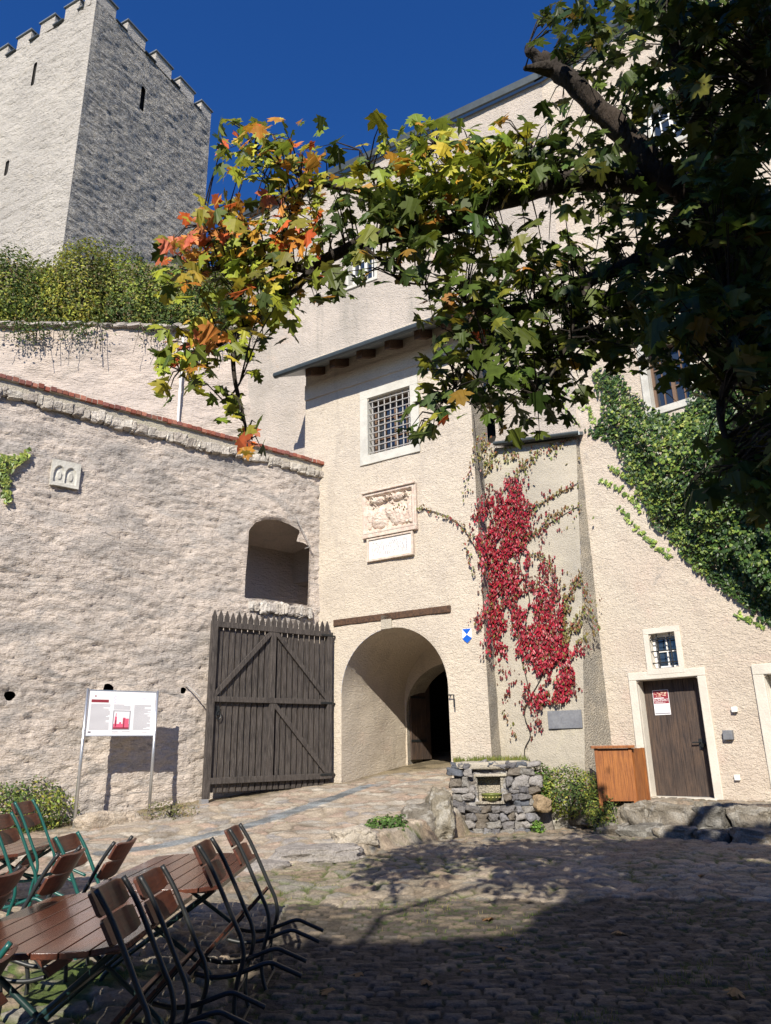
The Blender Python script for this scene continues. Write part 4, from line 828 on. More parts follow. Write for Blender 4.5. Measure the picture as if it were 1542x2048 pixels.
# ================================================================== STONE NICHE WITH FLOWER BOWL
FO = Fr((1.09, 13.12), 93); FWd = 1.24; FH0, FH1 = .15, 1.33
fo_ = thing('stone_niche', 'small rubble masonry pier with a square niche holding a bowl', 'masonry pier', FO.p(.6, .2))
n0 = FO.at(957, 1603); n1 = FO.at(1001, 1553); hole = sd_box(n0[0], n1[0], n0[1], n1[1])
def masonry(fr, s0, s1, z0, z1, holes, name, seed, cst=.018, batter=0):
    V, F = relief(fr, s0, s1, z0, z1, cst, holes, None)
    S = (V[:, :2]-fr.o)@fr.d; Z = V[:, 2]; wx = (fbm(S*4, Z*4, seed)-.5)*.16
    wz = (fbm(S*5+3, Z*5, seed+7)-.5)*.14; c = worley(S+wx*1.4, Z+wz, .20, .115, 1.0, seed); st = sstep(.02, .13, c[1]-c[0])
    hh = .085*st*(.5+.7*c[2])+(fbm(S*14, Z*14, seed+1)-.5)*.045*st+(fbm(S*3, Z*3, seed+2)-.5)*.05
    sd = np.full(S.shape, 9.)
    for h in holes: sd = np.minimum(sd, h(S, Z))
    hh = hh*.3*(.4+.6*sstep(0, .04, sd))-.07+batter*(z1-Z)*.09
    pal_ = np.array([(.30, .285, .275), (.22, .215, .22), (.40, .375, .34), (.17, .18, .205), (.50, .48, .46), (.28, .245, .21), (.35, .34, .345)])
    C = pal_[(c[2]*.999*7).astype(int)]*(.5+.45*fbm(S*9, Z*9, seed+4))[:, None]; mo = np.array([.12, .11, .10]); C = C*st[:, None]+mo*(1-st[:, None])
    V[:, :2] += hh[:, None]*fr.n
    return mk(name, V, F, M['stone'], fo_, smooth=True, col=C)
masonry(FO, -.03, FWd, FH0, FH1-.03, [hole], 'masonry', 5, batter=.6)
masonry(Fr(FO.p(-.03, 0, -1.1), 3-.0), 0, 1.1, FH0, FH1-.03, [], 'masonry', 6) if False else None
masonry(Fr(FO.p(FWd, 0), 3), 0, 1.0, FH0, FH1-.03, [], 'masonry', 7)
masonry(Fr(FO.p(-.03, 0, -1.0), 183), 0, 1.0, FH0, FH1-.03, [], 'masonry', 8)
rr = random.Random(31); Vs = []; Fs = []; Cs = []; z = FH0-.02
while z < FH1-.06:
    h = rr.uniform(.085, .16); s = -.05-rr.uniform(0, .08)
    while s < FWd:
        wd = rr.uniform(.09, .27); hh = h*rr.uniform(.8, 1.15); cx, cz = s+wd/2, z+h/2+rr.uniform(-.012, .012)
        if not (n0[0]-.02 < cx+wd*.42 and cx-wd*.42 < n1[0]+.02 and n0[1]-.02 < cz+hh*.4 and cz-hh*.4 < n1[1]+.04):
            v, f = rockm((wd*1.06, .20, hh*1.06), rr.uniform(0, 99), 3, .42, .26); c = rr.choice([(.20, .19, .185), (.155, .15, .155), (.26, .245, .22), (.13, .14, .16), (.33, .31, .29), (.19, .165, .135), (.24, .235, .24)])
            t = rr.uniform(-.25, .25); x_, z_ = v[:, 0]*math.cos(t)-v[:, 2]*math.sin(t), v[:, 0]*math.sin(t)+v[:, 2]*math.cos(t); b = len(Vs)*0+sum(len(q) for q in Vs)
            Vs.append(FO.p(cx+x_, cz+z_, v[:, 1]-.045+rr.uniform(-.02, .025)+(FH1-cz)*.055)); Fs += [tuple(i+b for i in q) for q in f]; Cs.append(np.ones((len(v), 3))*np.array(c)*(.7+.6*fbm(v[:, 0]*22+cx*9, v[:, 2]*22+v[:, 1]*9, 3))[:, None])
        s += wd
    z += h
mk('face_stones', np.concatenate(Vs), Fs, M['stone'], fo_, smooth=True, col=np.concatenate(Cs))
V, F = rockm((FWd+.05, .30, .13), 4, 4, .40, .14); P = FO.p(FWd/2-.02, FH1-.02, -.10); cs, sn = math.cos(R_(-3)), math.sin(R_(-3)); V = np.stack([V[:, 0]*cs-V[:, 1]*sn+P[0], V[:, 0]*sn+V[:, 1]*cs+P[1], V[:, 2]+P[2]], 1); mk('cap_slab', V, F, M['butt'], fo_, smooth=True)
m = MB(); a, b, c, d = n0[0], n1[0], n0[1], n1[1]
m.fbox(FO, a-.05, b+.05, c-.04, c, -.22, .02); m.fbox(FO, a-.05, a, c, d, -.22, -.04); m.fbox(FO, b, b+.05, c, d, -.22, -.04); m.fbox(FO, a-.05, b+.05, d, d+.04, -.22, -.04); m.fbox(FO, a-.05, b+.05, c, d, -.27, -.22); m.build('niche_lining', M['gravel'], fo_)
m = MB(); m.fbox(FO, a-.03, b+.13, d, d+.045, -.2, .0); m.build('niche_lintel', M['butt'], fo_, bevel=.012)
m = MB(); m.fbox(FO, 0, FWd, FH1-.12, FH1-.06, -1.1, -.1); m.build('soil', M['earth'], fo_)
pc = FO.p((a+b)/2+.03, c, -.03); bw_ = thing('flower_bowl', 'small green glazed bowl with yellow dots standing in the stone niche', 'bowl', pc)
prof = [(.001, .0), (.07, .0), (.11, .02), (.155, .07), (.165, .105), (.175, .11), (.17, .12), (.15, .11), (.14, .08), (.02, .03), (.001, .03)]; m = MB(); sg_ = 28; V = []; F = []
for r, h in prof: V += [(pc[0]+r*math.cos(2*math.pi*k/sg_), pc[1]+r*math.sin(2*math.pi*k/sg_), pc[2]+h) for k in range(sg_)]
for i in range(len(prof)-1): F += [(i*sg_+k, i*sg_+(k+1) % sg_, (i+1)*sg_+(k+1) % sg_, (i+1)*sg_+k) for k in range(sg_)]
mk('bowl', np.array(V), F, M['pot'], bw_, smooth=True)
m = MB()
for k in range(16):
    t = 2*math.pi*k/16; V = np.array(ico_mesh(1)[0])*.014+np.array([pc[0]+.148*math.cos(t), pc[1]+.148*math.sin(t), pc[2]+.068]); m.add(V, ico_mesh(1)[1])
m.build('dot_pattern', M['potdot'], bw_)
# ================================================================== TABLES AND FOLDING CHAIRS
def table(x0, x1, y0, y1, lab, grp='slatted garden tables', z=.76, fm='darkteal'):
    cx, cy = (x0+x1)/2, (y0+y1)/2; g = float(gz(cx, cy)); t = thing('garden_table', lab, 'table', (cx, cy, g), grp); z = z
    n = 7; w_ = (x1-x0)/n; ch = .16; m = MB()
    for k in range(n):
        a, b = x0+k*w_+.004, x0+(k+1)*w_-.004
        def yy(x, lo): e = max(0, ch-(x-x0), ch-(x1-x)); return (y0+e) if lo else (y1-e)
        pts = [(a, yy(a, 1)), (b, yy(b, 1)), (b, yy(b, 0)), (a, yy(a, 0))]
        m.prism([(p[0], p[1], z-.028) for p in pts], (0, 0, .028))
    m.build('table_top', M['table'], t, bevel=.003)
    for y in (y0+.25, (y0+y1)/2, y1-.25): MB().box((cx, y, z-.045), (x1-x0-.12, .06, .03)).build('cross_batten', M['slat'], t)
    for y in (y0+.32, y1-.32):
        for sx in (-1, 1):
            P = [(cx+sx*.36, y, g), (cx+sx*.30, y, g+.10), (cx-sx*.30, y, z-.10), (cx-sx*.33, y, z-.05)]; MB().tube(smooth_path(P, 5), .016, 8).build('leg', M[fm], t, smooth=True)
        MB().beam((cx-.3, y, z-.065), (cx+.3, y, z-.065), .03, .02).build('leg_rail', M[fm], t)
    m = MB(); m.tube([(cx, y0+.32, (g+z)/2), (cx, y1-.32, (g+z)/2)], .009, 6); m.build('stretcher', M[fm], t)
    return t
table(-2.14, -1.24, 3.74, 5.26, 'nearest long slatted table, cut by the left edge of the picture')
table(-2.02, -1.14, 5.30, 7.08, 'slatted table behind the nearest one, its pointed end towards the boulders')
table(-4.30, -3.38, 7.15, 8.62, 'slatted table at the far left with the teal framed chairs', fm='darkteal')
POST = [(-1.11, 1.10), (-1.02, .965), (-.88, .69), (-.835, .60), (-.82, .50), (-.855, .36), (-.86, .25), (-.83, .14), (-.80, .09)]
REAR = [(-1.10, .425), (-1.0, .405), (-.89, .41), (-.80, .435), (-.68, .47), (-.60, .445), (-.49, .40)]
def chair(frame, slat, w=.37):
    """folding chair, local frame: x as in the side profile with the origin on the ground below x=-.82, y across"""
    t = thing('folding_chair', 'x', 'chair', (0, 0, 0), 'folding garden chairs'); X0 = -.82
    pf = lambda p, y: (p[0]-X0, y, p[1]-.09)
    for y in (-w/2, w/2): MB().tube(smooth_path([pf(p, y) for p in POST], 4), .0135, 7).build('front_leg', M[frame], t, smooth=True)
    for y in (-w/2+.03, w/2-.03): MB().tube(smooth_path([pf(p, y) for p in REAR], 4), .0135, 7).build('rear_leg', M[frame], t, smooth=True)
    def lerp(a, b, f): return (a[0]+(b[0]-a[0])*f, a[1]+(b[1]-a[1])*f)
    a, b = POST[0], POST[2]; dx, dz = b[0]-a[0], b[1]-a[1]; L = math.hypot(dx, dz); dx /= L; dz /= L; nx, nz = dz, -dx     # nx,nz: towards the sitter
    for f0 in (.0, .135):
        m = MB(); n = 9; V = []
        for i in range(n):
            u = -1+2*i/(n-1); y = u*(w/2+.022); bow = .028*(1-u*u)
            for (q, th) in ((f0-.01, .016), (f0+.115, .016), (f0+.115, .034), (f0-.01, .034)):
                rr_ = .012 if abs(u) > .95 else 0; qq = q+(rr_ if q < f0+.05 else -rr_)
                V.append((a[0]+dx*qq+nx*(th+bow)-X0, y, a[1]+dz*qq+nz*(th+bow)-.09))
        F = [(i*4+k, i*4+(k+1) % 4, (i+1)*4+(k+1) % 4, (i+1)*4+k) for i in range(n-1) for k in range(4)]+[(0, 1, 2, 3)[::-1], tuple((n-1)*4+k for k in range(4))]
        m.add(V, F); m.build('backrest_slat', M[slat], t, bevel=.003)
    A, B = (-.885, .675), (-1.125, .425); ex, ez = B[0]-A[0], B[1]-A[1]; l = math.hypot(ex, ez); ex /= l; ez /= l; px, pz = -ez, ex
    for k in range(5):
        f = k*.072; c = (A[0]+ex*(f+.03), A[1]+ez*(f+.03)); V = []
        for y in (-w/2+.01, w/2-.01):
            for q, h in ((-.03, .0), (.03, .0), (.03, .016), (-.03, .016)): V.append((c[0]+ex*q-px*h-X0, y, c[1]+ez*q-pz*h-.09))
        MB().add(V, [(0, 1, 2, 3), (7, 6, 5, 4), (0, 4, 5, 1), (1, 5, 6, 2), (2, 6, 7, 3), (3, 7, 4, 0)]).build('seat_slat', M[slat], t, bevel=.002)
    for y in (-w/2+.015, w/2-.015): MB().beam(pf(A, y), pf((B[0]-.0, B[1]), y), .018, .008, up=(0, 1, 0)).build('seat_rail', M[frame], t)
    m = MB(); m.tube([pf((-.83, .16), -w/2), pf((-.83, .16), w/2)], .008, 6); m.tube([pf((-.86, .32), -w/2), pf((-.86, .32), w/2)], .006, 6); m.tube([pf(REAR[-2], -w/2+.03), pf(REAR[-2], w/2-.03)], .008, 6) if False else None; m.build('cross_bar', M[frame], t)
    return t
def place(t, x, y, rz, dz, label, z=None): t.location = (x, y, (float(gz(x, y)) if z is None else z)+dz); t.rotation_euler = (0, 0, rz); t['label'] = label
def dup(root):
    r = root.copy(); COL.objects.link(r)
    for c in root.children: d = c.copy(); COL.objects.link(d); d.parent = r
    return r
PI = math.pi
dark = chair('iron', 'slat'); teal = chair('teal', 'slat')
D_ = [(-.82, 5.66, 0, 0, 'farthest dark framed chair tipped onto the right long side of the tables'), (-.86, 4.96, .02, -.02, 'second farthest dark framed chair tipped onto the right side of the tables'),
      (-1.03, 4.45, -.02, -.11, 'dark framed chair tipped onto the nearest table, second from the camera on the right side'), (-1.05, 3.88, .01, -.08, 'dark framed chair nearest the camera on the right side of the nearest table'),
      (-2.21, 5.76, PI, -.08, 'dark chair standing alone on the left side of the second table'), (-2.36, 5.18, PI+.03, -.08, 'dark chair with curved back at the left side of the nearest table'),
      (-2.40, 4.42, PI-.02, -.09, 'reddish dark chair cut by the left picture edge beside the nearest table')]
for i, a in enumerate(D_):
    c = dark if i == 0 else dup(dark); place(c, a[0], a[1], a[2], a[3], a[4], z=.09)
T_ = [(-3.32, 7.78, .0, .0, 'teal framed chair before the left bush, its back leaning on the far left table'), (-3.05, 6.8, .0, -.05, 'teal framed chair at the left picture edge beside the far left table'),
      (-2.25, 6.25, -.05, -.09, 'teal and brown chair behind the curved dark chair back'), (-1.95, 3.45, PI+.12, -.28, 'teal framed chair with orange seat slats under the nearest table')]
for i, a in enumerate(T_):
    c = teal if i == 0 else dup(teal); place(c, a[0], a[1], a[2], a[3], a[4], z=.09+(.08 if i < 2 else 0))
# ================================================================== THE MAPLE
mt = thing('maple_tree', 'big autumn maple whose dark limbs and leaves hang across the upper right of the picture', 'tree', (3.7, 4.6, .12))
def TP(pts, Y): return [atY(p[0], p[1], (p[2] if len(p) > 2 else Y)) for p in pts]
J = atY(1385, 392, 3.9)
trunk = [(3.75, 4.7, -.1), (3.7, 4.66, .4), (3.5, 4.6, 1.5), (3.2, 4.45, 2.6), (2.85, 4.2, 3.6), (2.45, 4.0, 4.3), tuple(J)]
m = MB(); pth = smooth_path(trunk, 8); m.tube(pth, list(np.linspace(.30, .17, len(pth))), 18, rough=.22); trk = m.build('trunk', M['bark'], mt, smooth=True)
BRP = []
def limb(name, pts, r0, r1, mt_='bark', seg=12, rough=.25, Y=3.9, n=7, par=None):
    P = smooth_path(TP(pts, Y), n); BRP.extend(P); return MB().tube(P, list(np.linspace(r0, r1, len(P))), seg, rough=rough).build(name, M[mt_], par or mt, smooth=True)
limb('branch', [(1400, 420), (1415, 300), (1392, 200, 3.7), (1360, 90, 3.5), (1340, -30, 3.2), (1320, -200, 2.9), (1290, -420, 2.5)], .125, .07, seg=14)
stub = limb('dead_limb', [(1390, 400), (1335, 355, 3.8), (1270, 290, 3.8), (1205, 225, 3.75), (1150, 170, 3.7), (1105, 132, 3.7), (1080, 118, 3.7)], .085, .050, 'barkbare', 14, .35)
limb('broken_end', [(1118, 140, 3.7), (1085, 128, 3.7), (1062, 104, 3.68), (1056, 92, 3.68)], .05, .026, 'bark', 9, .7, par=stub); limb('broken_end', [(1110, 138, 3.7), (1075, 134, 3.68), (1050, 138, 3.66)], .048, .018, 'bark', 9, .7, par=stub)
limb('branch', [(1395, 400), (1330, 375), (1250, 362), (1160, 360), (1090, 372), (1020, 395), (950, 422), (890, 452), (800, 466), (720, 486), (660, 515), (620, 540)], .085, .032)
limb('branch', [(620, 540), (560, 528), (500, 522), (440, 535), (400, 548)], .03, .010, seg=8)
limb('branch', [(625, 540), (590, 575), (545, 610), (510, 642), (475, 668), (466, 700), (470, 760), (484, 820), (497, 880)], .028, .007, seg=8)
limb('branch', [(472, 668), (440, 690), (400, 705), (360, 740)], .012, .005, seg=6)
limb('branch', [(480, 765), (462, 790), (445, 800)], .007, .004, seg=5)
limb('branch', [(590, 440), (600, 400), (625, 368), (700, 380), (760, 400), (830, 450)], .012, .022, seg=7)
limb('branch', [(625, 366), (590, 345), (550, 320), (510, 300)], .012, .006, seg=6)
limb('branch', [(620, 370), (585, 420), (570, 470), (560, 520)], .012, .010, seg=6)
limb('branch', [(480, 520), (455, 490), (430, 470), (400, 450)], .012, .005, seg=6)
limb('branch', [(478, 525), (476, 580), (490, 640)], .010, .006, seg=6)
limb('branch', [(1400, 470, 3.8), (1330, 500, 3.8), (1260, 530, 3.8), (1190, 556, 3.8), (1120, 590, 3.8), (1050, 618, 3.8), (985, 620, 3.8), (930, 600, 3.8)], .06, .018)
limb('branch', [(1060, 615, 3.8), (1000, 650, 3.75), (960, 700, 3.7), (920, 760, 3.7), (880, 810, 3.7), (858, 845, 3.7)], .014, .004, seg=7)
limb('branch', [(1180, 560, 3.8), (1150, 640, 3.7), (1120, 720, 3.7), (1075, 790, 3.7)], .018, .005, seg=7)
limb('branch', [(880, 452), (850, 400), (845, 340), (870, 290)], .012, .006, seg=6); limb('branch', [(800, 466), (760, 400), (740, 340), (720, 300)], .012, .005, seg=6)
limb('branch', [(1000, 400), (985, 340), (940, 290)], .012, .005, seg=6); limb('branch', [(1120, 360), (1080, 310), (1040, 270)], .014, .006, seg=6); limb('branch', [(720, 486), (760, 520), (800, 560), (850, 570)], .012, .005, seg=6)
limb('branch', [(1440, 560, 3.5), (1470, 700, 3.2), (1440, 820, 3.2), (1470, 930, 3.2)], .04, .008, seg=8)
limb('branch', [(1400, 420), (1460, 300, 3.5), (1520, 180, 3.2), (1600, 60, 3.0)], .08, .05)
MAPL = """
...........................778889999999
...........................688888889679
...........................487774556559
............................37755688667
............................34665588555
...........................366666677888
...........47631...377544445787756677789
...........5777631.78899998877887777788
...........366775678888899998888888888
.............467668999999998767786788999
..........6755777789999974212488855789999
.........5788777646888885341277634669999
........688888775576888757666664445678999
........777888766556766667788887766778999
........5337887533..2468888877788888899
..........27773......68888888888888999999
........3556661.......588888888888899999
........57625........377888888887666889999
........673.2........467788863224556889999
........2211.........465488741...3452789999
...........4........165387573........789999
............4.......64...21..........3799999
............5......................27899999
..................................1578999
..................................357999
.....................................57
""".strip('\n').split('\n')
def leafcol(px, py, n=1):
    G = [(5, (.085, .12, .018)), (3, (.05, .085, .016)), (1.2, (.19, .20, .025)), (.2, (.28, .17, .025))]
    Yg = [(4, (.33, .36, .035)), (3, (.19, .25, .03)), (1.4, (.50, .43, .04)), (.6, (.50, .27, .03))]
    O = [(4, (.50, .22, .03)), (2, (.55, .12, .03)), (3, (.30, .27, .03)), (1.5, (.46, .34, .04))]
    Rr = [(4, (.60, .17, .085)), (4, (.62, .25, .06)), (1.5, (.5, .32, .06))]
    def near(*L): return any((px-a)**2/rx**2+(py-b)**2/ry**2 < 1 for a, b, rx, ry in L)
    if near((360, 500, 40, 30), (405, 470, 38, 32), (548, 405, 28, 22), (400, 682, 62, 20)) and rng.random() < .8: return pal(1, *Rr)[0]
    if near((590, 430, 42, 90), (440, 430, 80, 40), (350, 750, 30, 30), (500, 270, 45, 22), (600, 320, 40, 50), (500, 880, 25, 30), (860, 838, 30, 22), (370, 540, 35, 40)) and rng.random() < .75: return pal(1, *O)[0]
    if px < 640: return pal(1, *(Yg if rng.random() < .6 else (O if rng.random() < .35 else G)))[0]
    if py < 400-(px-640)*.05 and px < 1060: return pal(1, *(Yg if rng.random() < .8 else G))[0]
    if px > 1080: return pal(1, *G)[0]*(.72 if rng.random() < .93 else 1.6)  # shade of the right-hand leaves put into a darker green
    return pal(1, *G)[0] if rng.random() < .975 else pal(1, *O)[0]*.7
def crown_leaves():
    P = []; N = []; S = []; C = []
    for r, row in enumerate(MAPL):
        for c, ch in enumerate(row[:42]):
            if ch == '.': continue
            d = int(ch); right = c >= 30
            n = d*1.0+(d >= 8)*3.6+(d == 9)*6.5
            if c < 16: n = n*1.65+.4
            n = int(n)+(rng.random() < n-int(n))
            for _ in range(n):
                px = 40*c+rng.uniform(-3, 43); py = 40*r+rng.uniform(-3, 43)
                q1_ = np.interp(px, [1060, 1120, 1205, 1270, 1340, 1385], [110, 150, 228, 292, 358, 392]); 
                if 1050 < px < 1370 and abs(py-q1_) < 40 and rng.random() < .9: continue
                q2_ = np.interp(px, [620, 700, 800, 890, 950, 1060, 1160, 1250, 1340], [540, 495, 466, 452, 422, 383, 360, 362, 382])
                if 620 < px < 1340 and abs(py-q2_) < 15 and rng.random() < .6: continue
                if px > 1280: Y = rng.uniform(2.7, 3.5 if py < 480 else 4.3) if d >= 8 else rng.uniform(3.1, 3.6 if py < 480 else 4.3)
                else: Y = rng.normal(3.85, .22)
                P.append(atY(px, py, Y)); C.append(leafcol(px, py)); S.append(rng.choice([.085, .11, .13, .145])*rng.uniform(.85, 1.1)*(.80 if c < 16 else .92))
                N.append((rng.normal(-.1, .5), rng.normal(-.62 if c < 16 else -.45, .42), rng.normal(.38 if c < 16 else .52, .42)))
    return np.array(P), np.array(N), np.array(S), np.array(C)
P, N_, S_, C_ = crown_leaves()
up = np.tile(np.array([0, 0, -.9]), (len(P), 1))
B_ = np.array([tuple(v) for v in BRP]); tm = MB()          # leaf-bearing twigs
for i in range(0, len(P), 3):
    dd = np.linalg.norm(B_-P[i], axis=1); j = int(dd.argmin())
    if dd[j] < .75:
        a = Vector(B_[j]); b = Vector(P[i]); mid = (a+b)/2+Vector((0, 0, .05)); tm.tube([a, mid, b], [.0055, .004, .002], 4)
tm.build('twigs', M['bark'], mt)
sun_l = -SUNV
# upper crown above and behind the viewer: it throws the shade over the yard, the tables and the right-hand leaves
BX = [-4, -2.1, -1.5, -1.1, -.6, .3, 1.2, 2.0, 3.0, 4.0, 5.0, 7.0]; BYv = [1.0, 2.0, 3.4, 5.4, 6.4, 6.4, 7.1, 8.9, 10.2, 11.6, 12.0, 11.6]
k = 1/math.tan(SUN_EL)
def shade_ok(Q, slack=0):
    dx, dy = SUNV[0]/-SUNV[2], SUNV[1]/-SUNV[2]; gx = Q[:, 0]+dx*Q[:, 2]; gy = Q[:, 1]+dy*Q[:, 2]
    hole = (fbm(gx*1.9+3, gy*2.3, 78) > .585-.02*np.clip(gy-9, 0, 1.5)) & (gx > .6) & (gy > 6.6+3.0*fbm(gx*.9, gy*.9, 79))
    return ~hole & (gy < np.interp(gx, BX, BYv)+(fbm(gx*1.4, gy*1.4, 77)-.5)*1.9+rng.normal(0, .12, len(gx))+slack)
def in_view(Q):
    x, y, z = project(Q); return (z > .1) & (x > -60) & (x < 1600) & (y > -90) & (y < 2100)
lob = [(1.5, .6, 6.6, 3.0, 2.6, 1.1), (-1.6, -1.2, 6.0, 2.6, 2.6, 1.0), (3.8, 1.2, 7.8, 2.8, 3.2, 1.5), (.6, -3.2, 6.6, 3.0, 2.6, 1.3), (4.6, -2.0, 7.6, 2.6, 2.8, 1.5), (2.4, 3.2, 9.0, 2.2, 2.4, 1.6), (-2.6, -4.2, 5.0, 2.6, 2.0, 1.1), (5.6, 4.0, 8.5, 2.2, 2.6, 1.8), (2.0, -5.6, 5.2, 3.2, 2.0, 1.4), (2.1, 1.8, 6.1, 1.5, 1.1, .7), (2.6, 2.4, 5.9, 1.2, 1.0, .8), (1.2, 1.2, 5.9, 1.6, 1.2, .7)]
Q = []
for (x, y, z, a, b, c) in lob:
    n = 3600; u = rng.normal(size=(n, 3)); u /= np.linalg.norm(u, axis=1)[:, None]; rr_ = rng.uniform(.15, 1, (n, 1))**.5
    Q.append(np.array([x, y, z])+u*rr_*np.array([a, b, c]))
Q = np.concatenate(Q); Q = Q[(Q[:, 2] > 3.0) & ~in_view(Q) & shade_ok(Q)]
nq = len(Q); QC = pal(nq, (5, (.10, .15, .022)), (3, (.075, .125, .022)), (1, (.2, .22, .03)))
crown = scatter('crown', MAPLE, np.concatenate([P, Q]), np.concatenate([N_, np.stack([rng.normal(-.1, .4, nq), rng.normal(-.5, .4, nq), rng.normal(.6, .35, nq)], 1)]),
                np.concatenate([S_, rng.uniform(.17, .24, nq)]), np.concatenate([C_, QC]), M['leaf'], mt, up=np.concatenate([up, np.tile([0, 0, -.5], (nq, 1))]))
for a, b, r in (((2.3, 3.6, 5.4), (1.5, .6, 6.6), .10), ((2.3, 3.6, 5.6), (3.8, 1.2, 7.8), .11), ((1.5, .6, 6.6), (-1.6, -1.2, 6.0), .06), ((1.5, .6, 6.6), (.6, -3.2, 6.6), .06), ((3.8, 1.2, 7.8), (4.6, -2, 7.6), .07), ((.6, -3.2, 6.6), (2.0, -5.6, 5.2), .05), ((-1.6, -1.2, 6), (-2.6, -4.2, 5.0), .04)):
    a, b = Vector(a), Vector(b); mid = (a+b)/2+Vector((.2, .1, .5)); pp = smooth_path([J if False else a, mid, b], 6); MB().tube(pp, list(np.linspace(r, r*.5, len(pp))), 9, rough=.2).build('branch', M['bark'], mt, smooth=True)
# ================================================================== IVY ON THE WING
def poly_in(px, py, P): return sd_poly(P)(px, py) < 0
IVP = [(1183, 742), (1196, 790), (1205, 830), (1188, 850), (1168, 862), (1190, 880), (1215, 878), (1235, 905), (1250, 950), (1268, 985), (1290, 1015), (1300, 1050), (1330, 1075), (1362, 1110), (1400, 1150), (1440, 1180), (1490, 1215), (1545, 1258), (1700, 1330), (1800, 900), (1700, 500), (1500, 640), (1400, 740), (1370, 820), (1345, 828), (1300, 815), (1268, 780), (1240, 745), (1210, 735)]
iv = thing('ivy', 'dense green ivy mantle covering the right wall above the brown door', 'climbing plant', WING.p(2.5, .75))
n = 110000; px = rng.uniform(1160, 1800, n); py = rng.uniform(500, 1340, n); keep = poly_in(px, py, IVP); px, py = px[keep], py[keep]
edge_d = -sd_poly(IVP)(px, py); keep = rng.random(len(px)) < np.clip(.25+edge_d/26, 0, 1); px, py, edge_d = px[keep][:24000], py[keep][:24000], edge_d[keep][:24000]
SZ = np.array([WING.at(a, b) for a, b in zip(px, py)]); S0, Z0 = SZ[:, 0], SZ[:, 1]
th_ = (.04+.42*sstep(5, 90, edge_d))*(.15+1.5*fbm(S0*2.6, Z0*2.8, 15, 3)); O_ = th_*rng.uniform(.55, 1, len(px))
mv = (S0 < 7.5); S0, Z0, O_, th_ = S0[mv], Z0[mv], O_[mv], th_[mv]; n = len(S0)
Nn = np.stack([WING.n[0]+rng.normal(0, .42, n), WING.n[1]+rng.normal(0, .42, n), rng.normal(.42, .4, n)], 1)
young = fbm(S0*.9, Z0*.9, 19)
Cc_ = np.where((rng.random(n) < np.clip((young-.50)*3.0, .05, .5))[:, None], pal(n, (3, (.14, .20, .035)), (1, (.26, .31, .06))), pal(n, (4, (.042, .085, .018)), (3, (.028, .06, .016)), (1, (.08, .13, .025))))
scatter('foliage', IVY, WING.p(S0, Z0, O_+.02), Nn, rng.uniform(.05, .095, n), Cc_, M['ivy'], iv, up=np.tile([0, 0, -.9], (n, 1)))
def strand(pts, n, wd, fr=None, fn=None):
    """points scattered along a path in the survey picture, on a wall"""
    pts = np.array(pts, float); L = np.hypot(*(pts[1:]-pts[:-1]).T); cum = np.r_[0, np.cumsum(L)]; t = np.sort(rng.uniform(0, cum[-1], n))
    x = np.interp(t, cum, pts[:, 0])+rng.normal(0, wd, n); y = np.interp(t, cum, pts[:, 1])+rng.normal(0, wd, n)
    if fn: return np.array([fn(a, b) for a, b in zip(x, y)])
    return np.array([fr.p(*fr.at(a, b), .02) for a, b in zip(x, y)])
IS = [[(1118, 785), (1135, 830), (1155, 850), (1180, 862)], [(1130, 780), (1160, 810), (1200, 860), (1222, 900)], [(1170, 800), (1185, 840), (1210, 880)], [(1128, 1060)[:0] or (1220, 935), (1240, 948), (1262, 962)], [(1203, 962), (1230, 975), (1262, 995), (1285, 1025)], [(1236, 1012), (1258, 1040), (1282, 1065), (1310, 1090), (1345, 1120)], [(1470, 1228), (1500, 1243), (1530, 1256)], [(1160, 740), (1182, 800), (1200, 850)]]
PP = np.concatenate([strand(s, int(len(s)*16), 3.0, WING if s[0][0] > 1165 else TALL) for s in IS]); n = len(PP)
scatter('tendril_leaves', IVY, PP, np.stack([WING.n[0]+rng.normal(0, .3, n), WING.n[1]+rng.normal(0, .3, n), rng.normal(.3, .3, n)], 1), rng.uniform(.05, .085, n), pal(n, (2, (.28, .36, .07)), (2, (.12, .19, .04))), M['ivy'], iv, up=np.tile([0, 0, -.9], (n, 1)))
# small ivy spray on the left wall
iv2 = thing('ivy', 'small pale ivy spray hanging on the left wall at the picture edge', 'climbing plant', LEFT.p(LEFT.at(5, 980)[0], LEFT.at(5, 1000)[1]))
PP = np.concatenate([strand(s, m_, w_, LEFT) for s, m_, w_ in (([(-10, 935), (10, 925), (35, 918), (60, 908)], 46, 4), ([(-20, 920), (5, 935), (25, 925)], 60, 8), ([(0, 930), (8, 965), (12, 1003)], 60, 5), ([(-15, 930), (-5, 970)], 60, 8))])+np.append(LEFT.n, 0)*.05
n = len(PP); scatter('foliage', IVY, PP, np.stack([LEFT.n[0]+rng.normal(0, .4, n), LEFT.n[1]+rng.normal(0, .4, n), rng.normal(.3, .3, n)], 1), rng.uniform(.07, .11, n), pal(n, (2, (.28, .33, .07)), (2, (.15, .21, .05))), M['ivy'], iv2, up=np.tile([0, 0, -.9], (n, 1)))
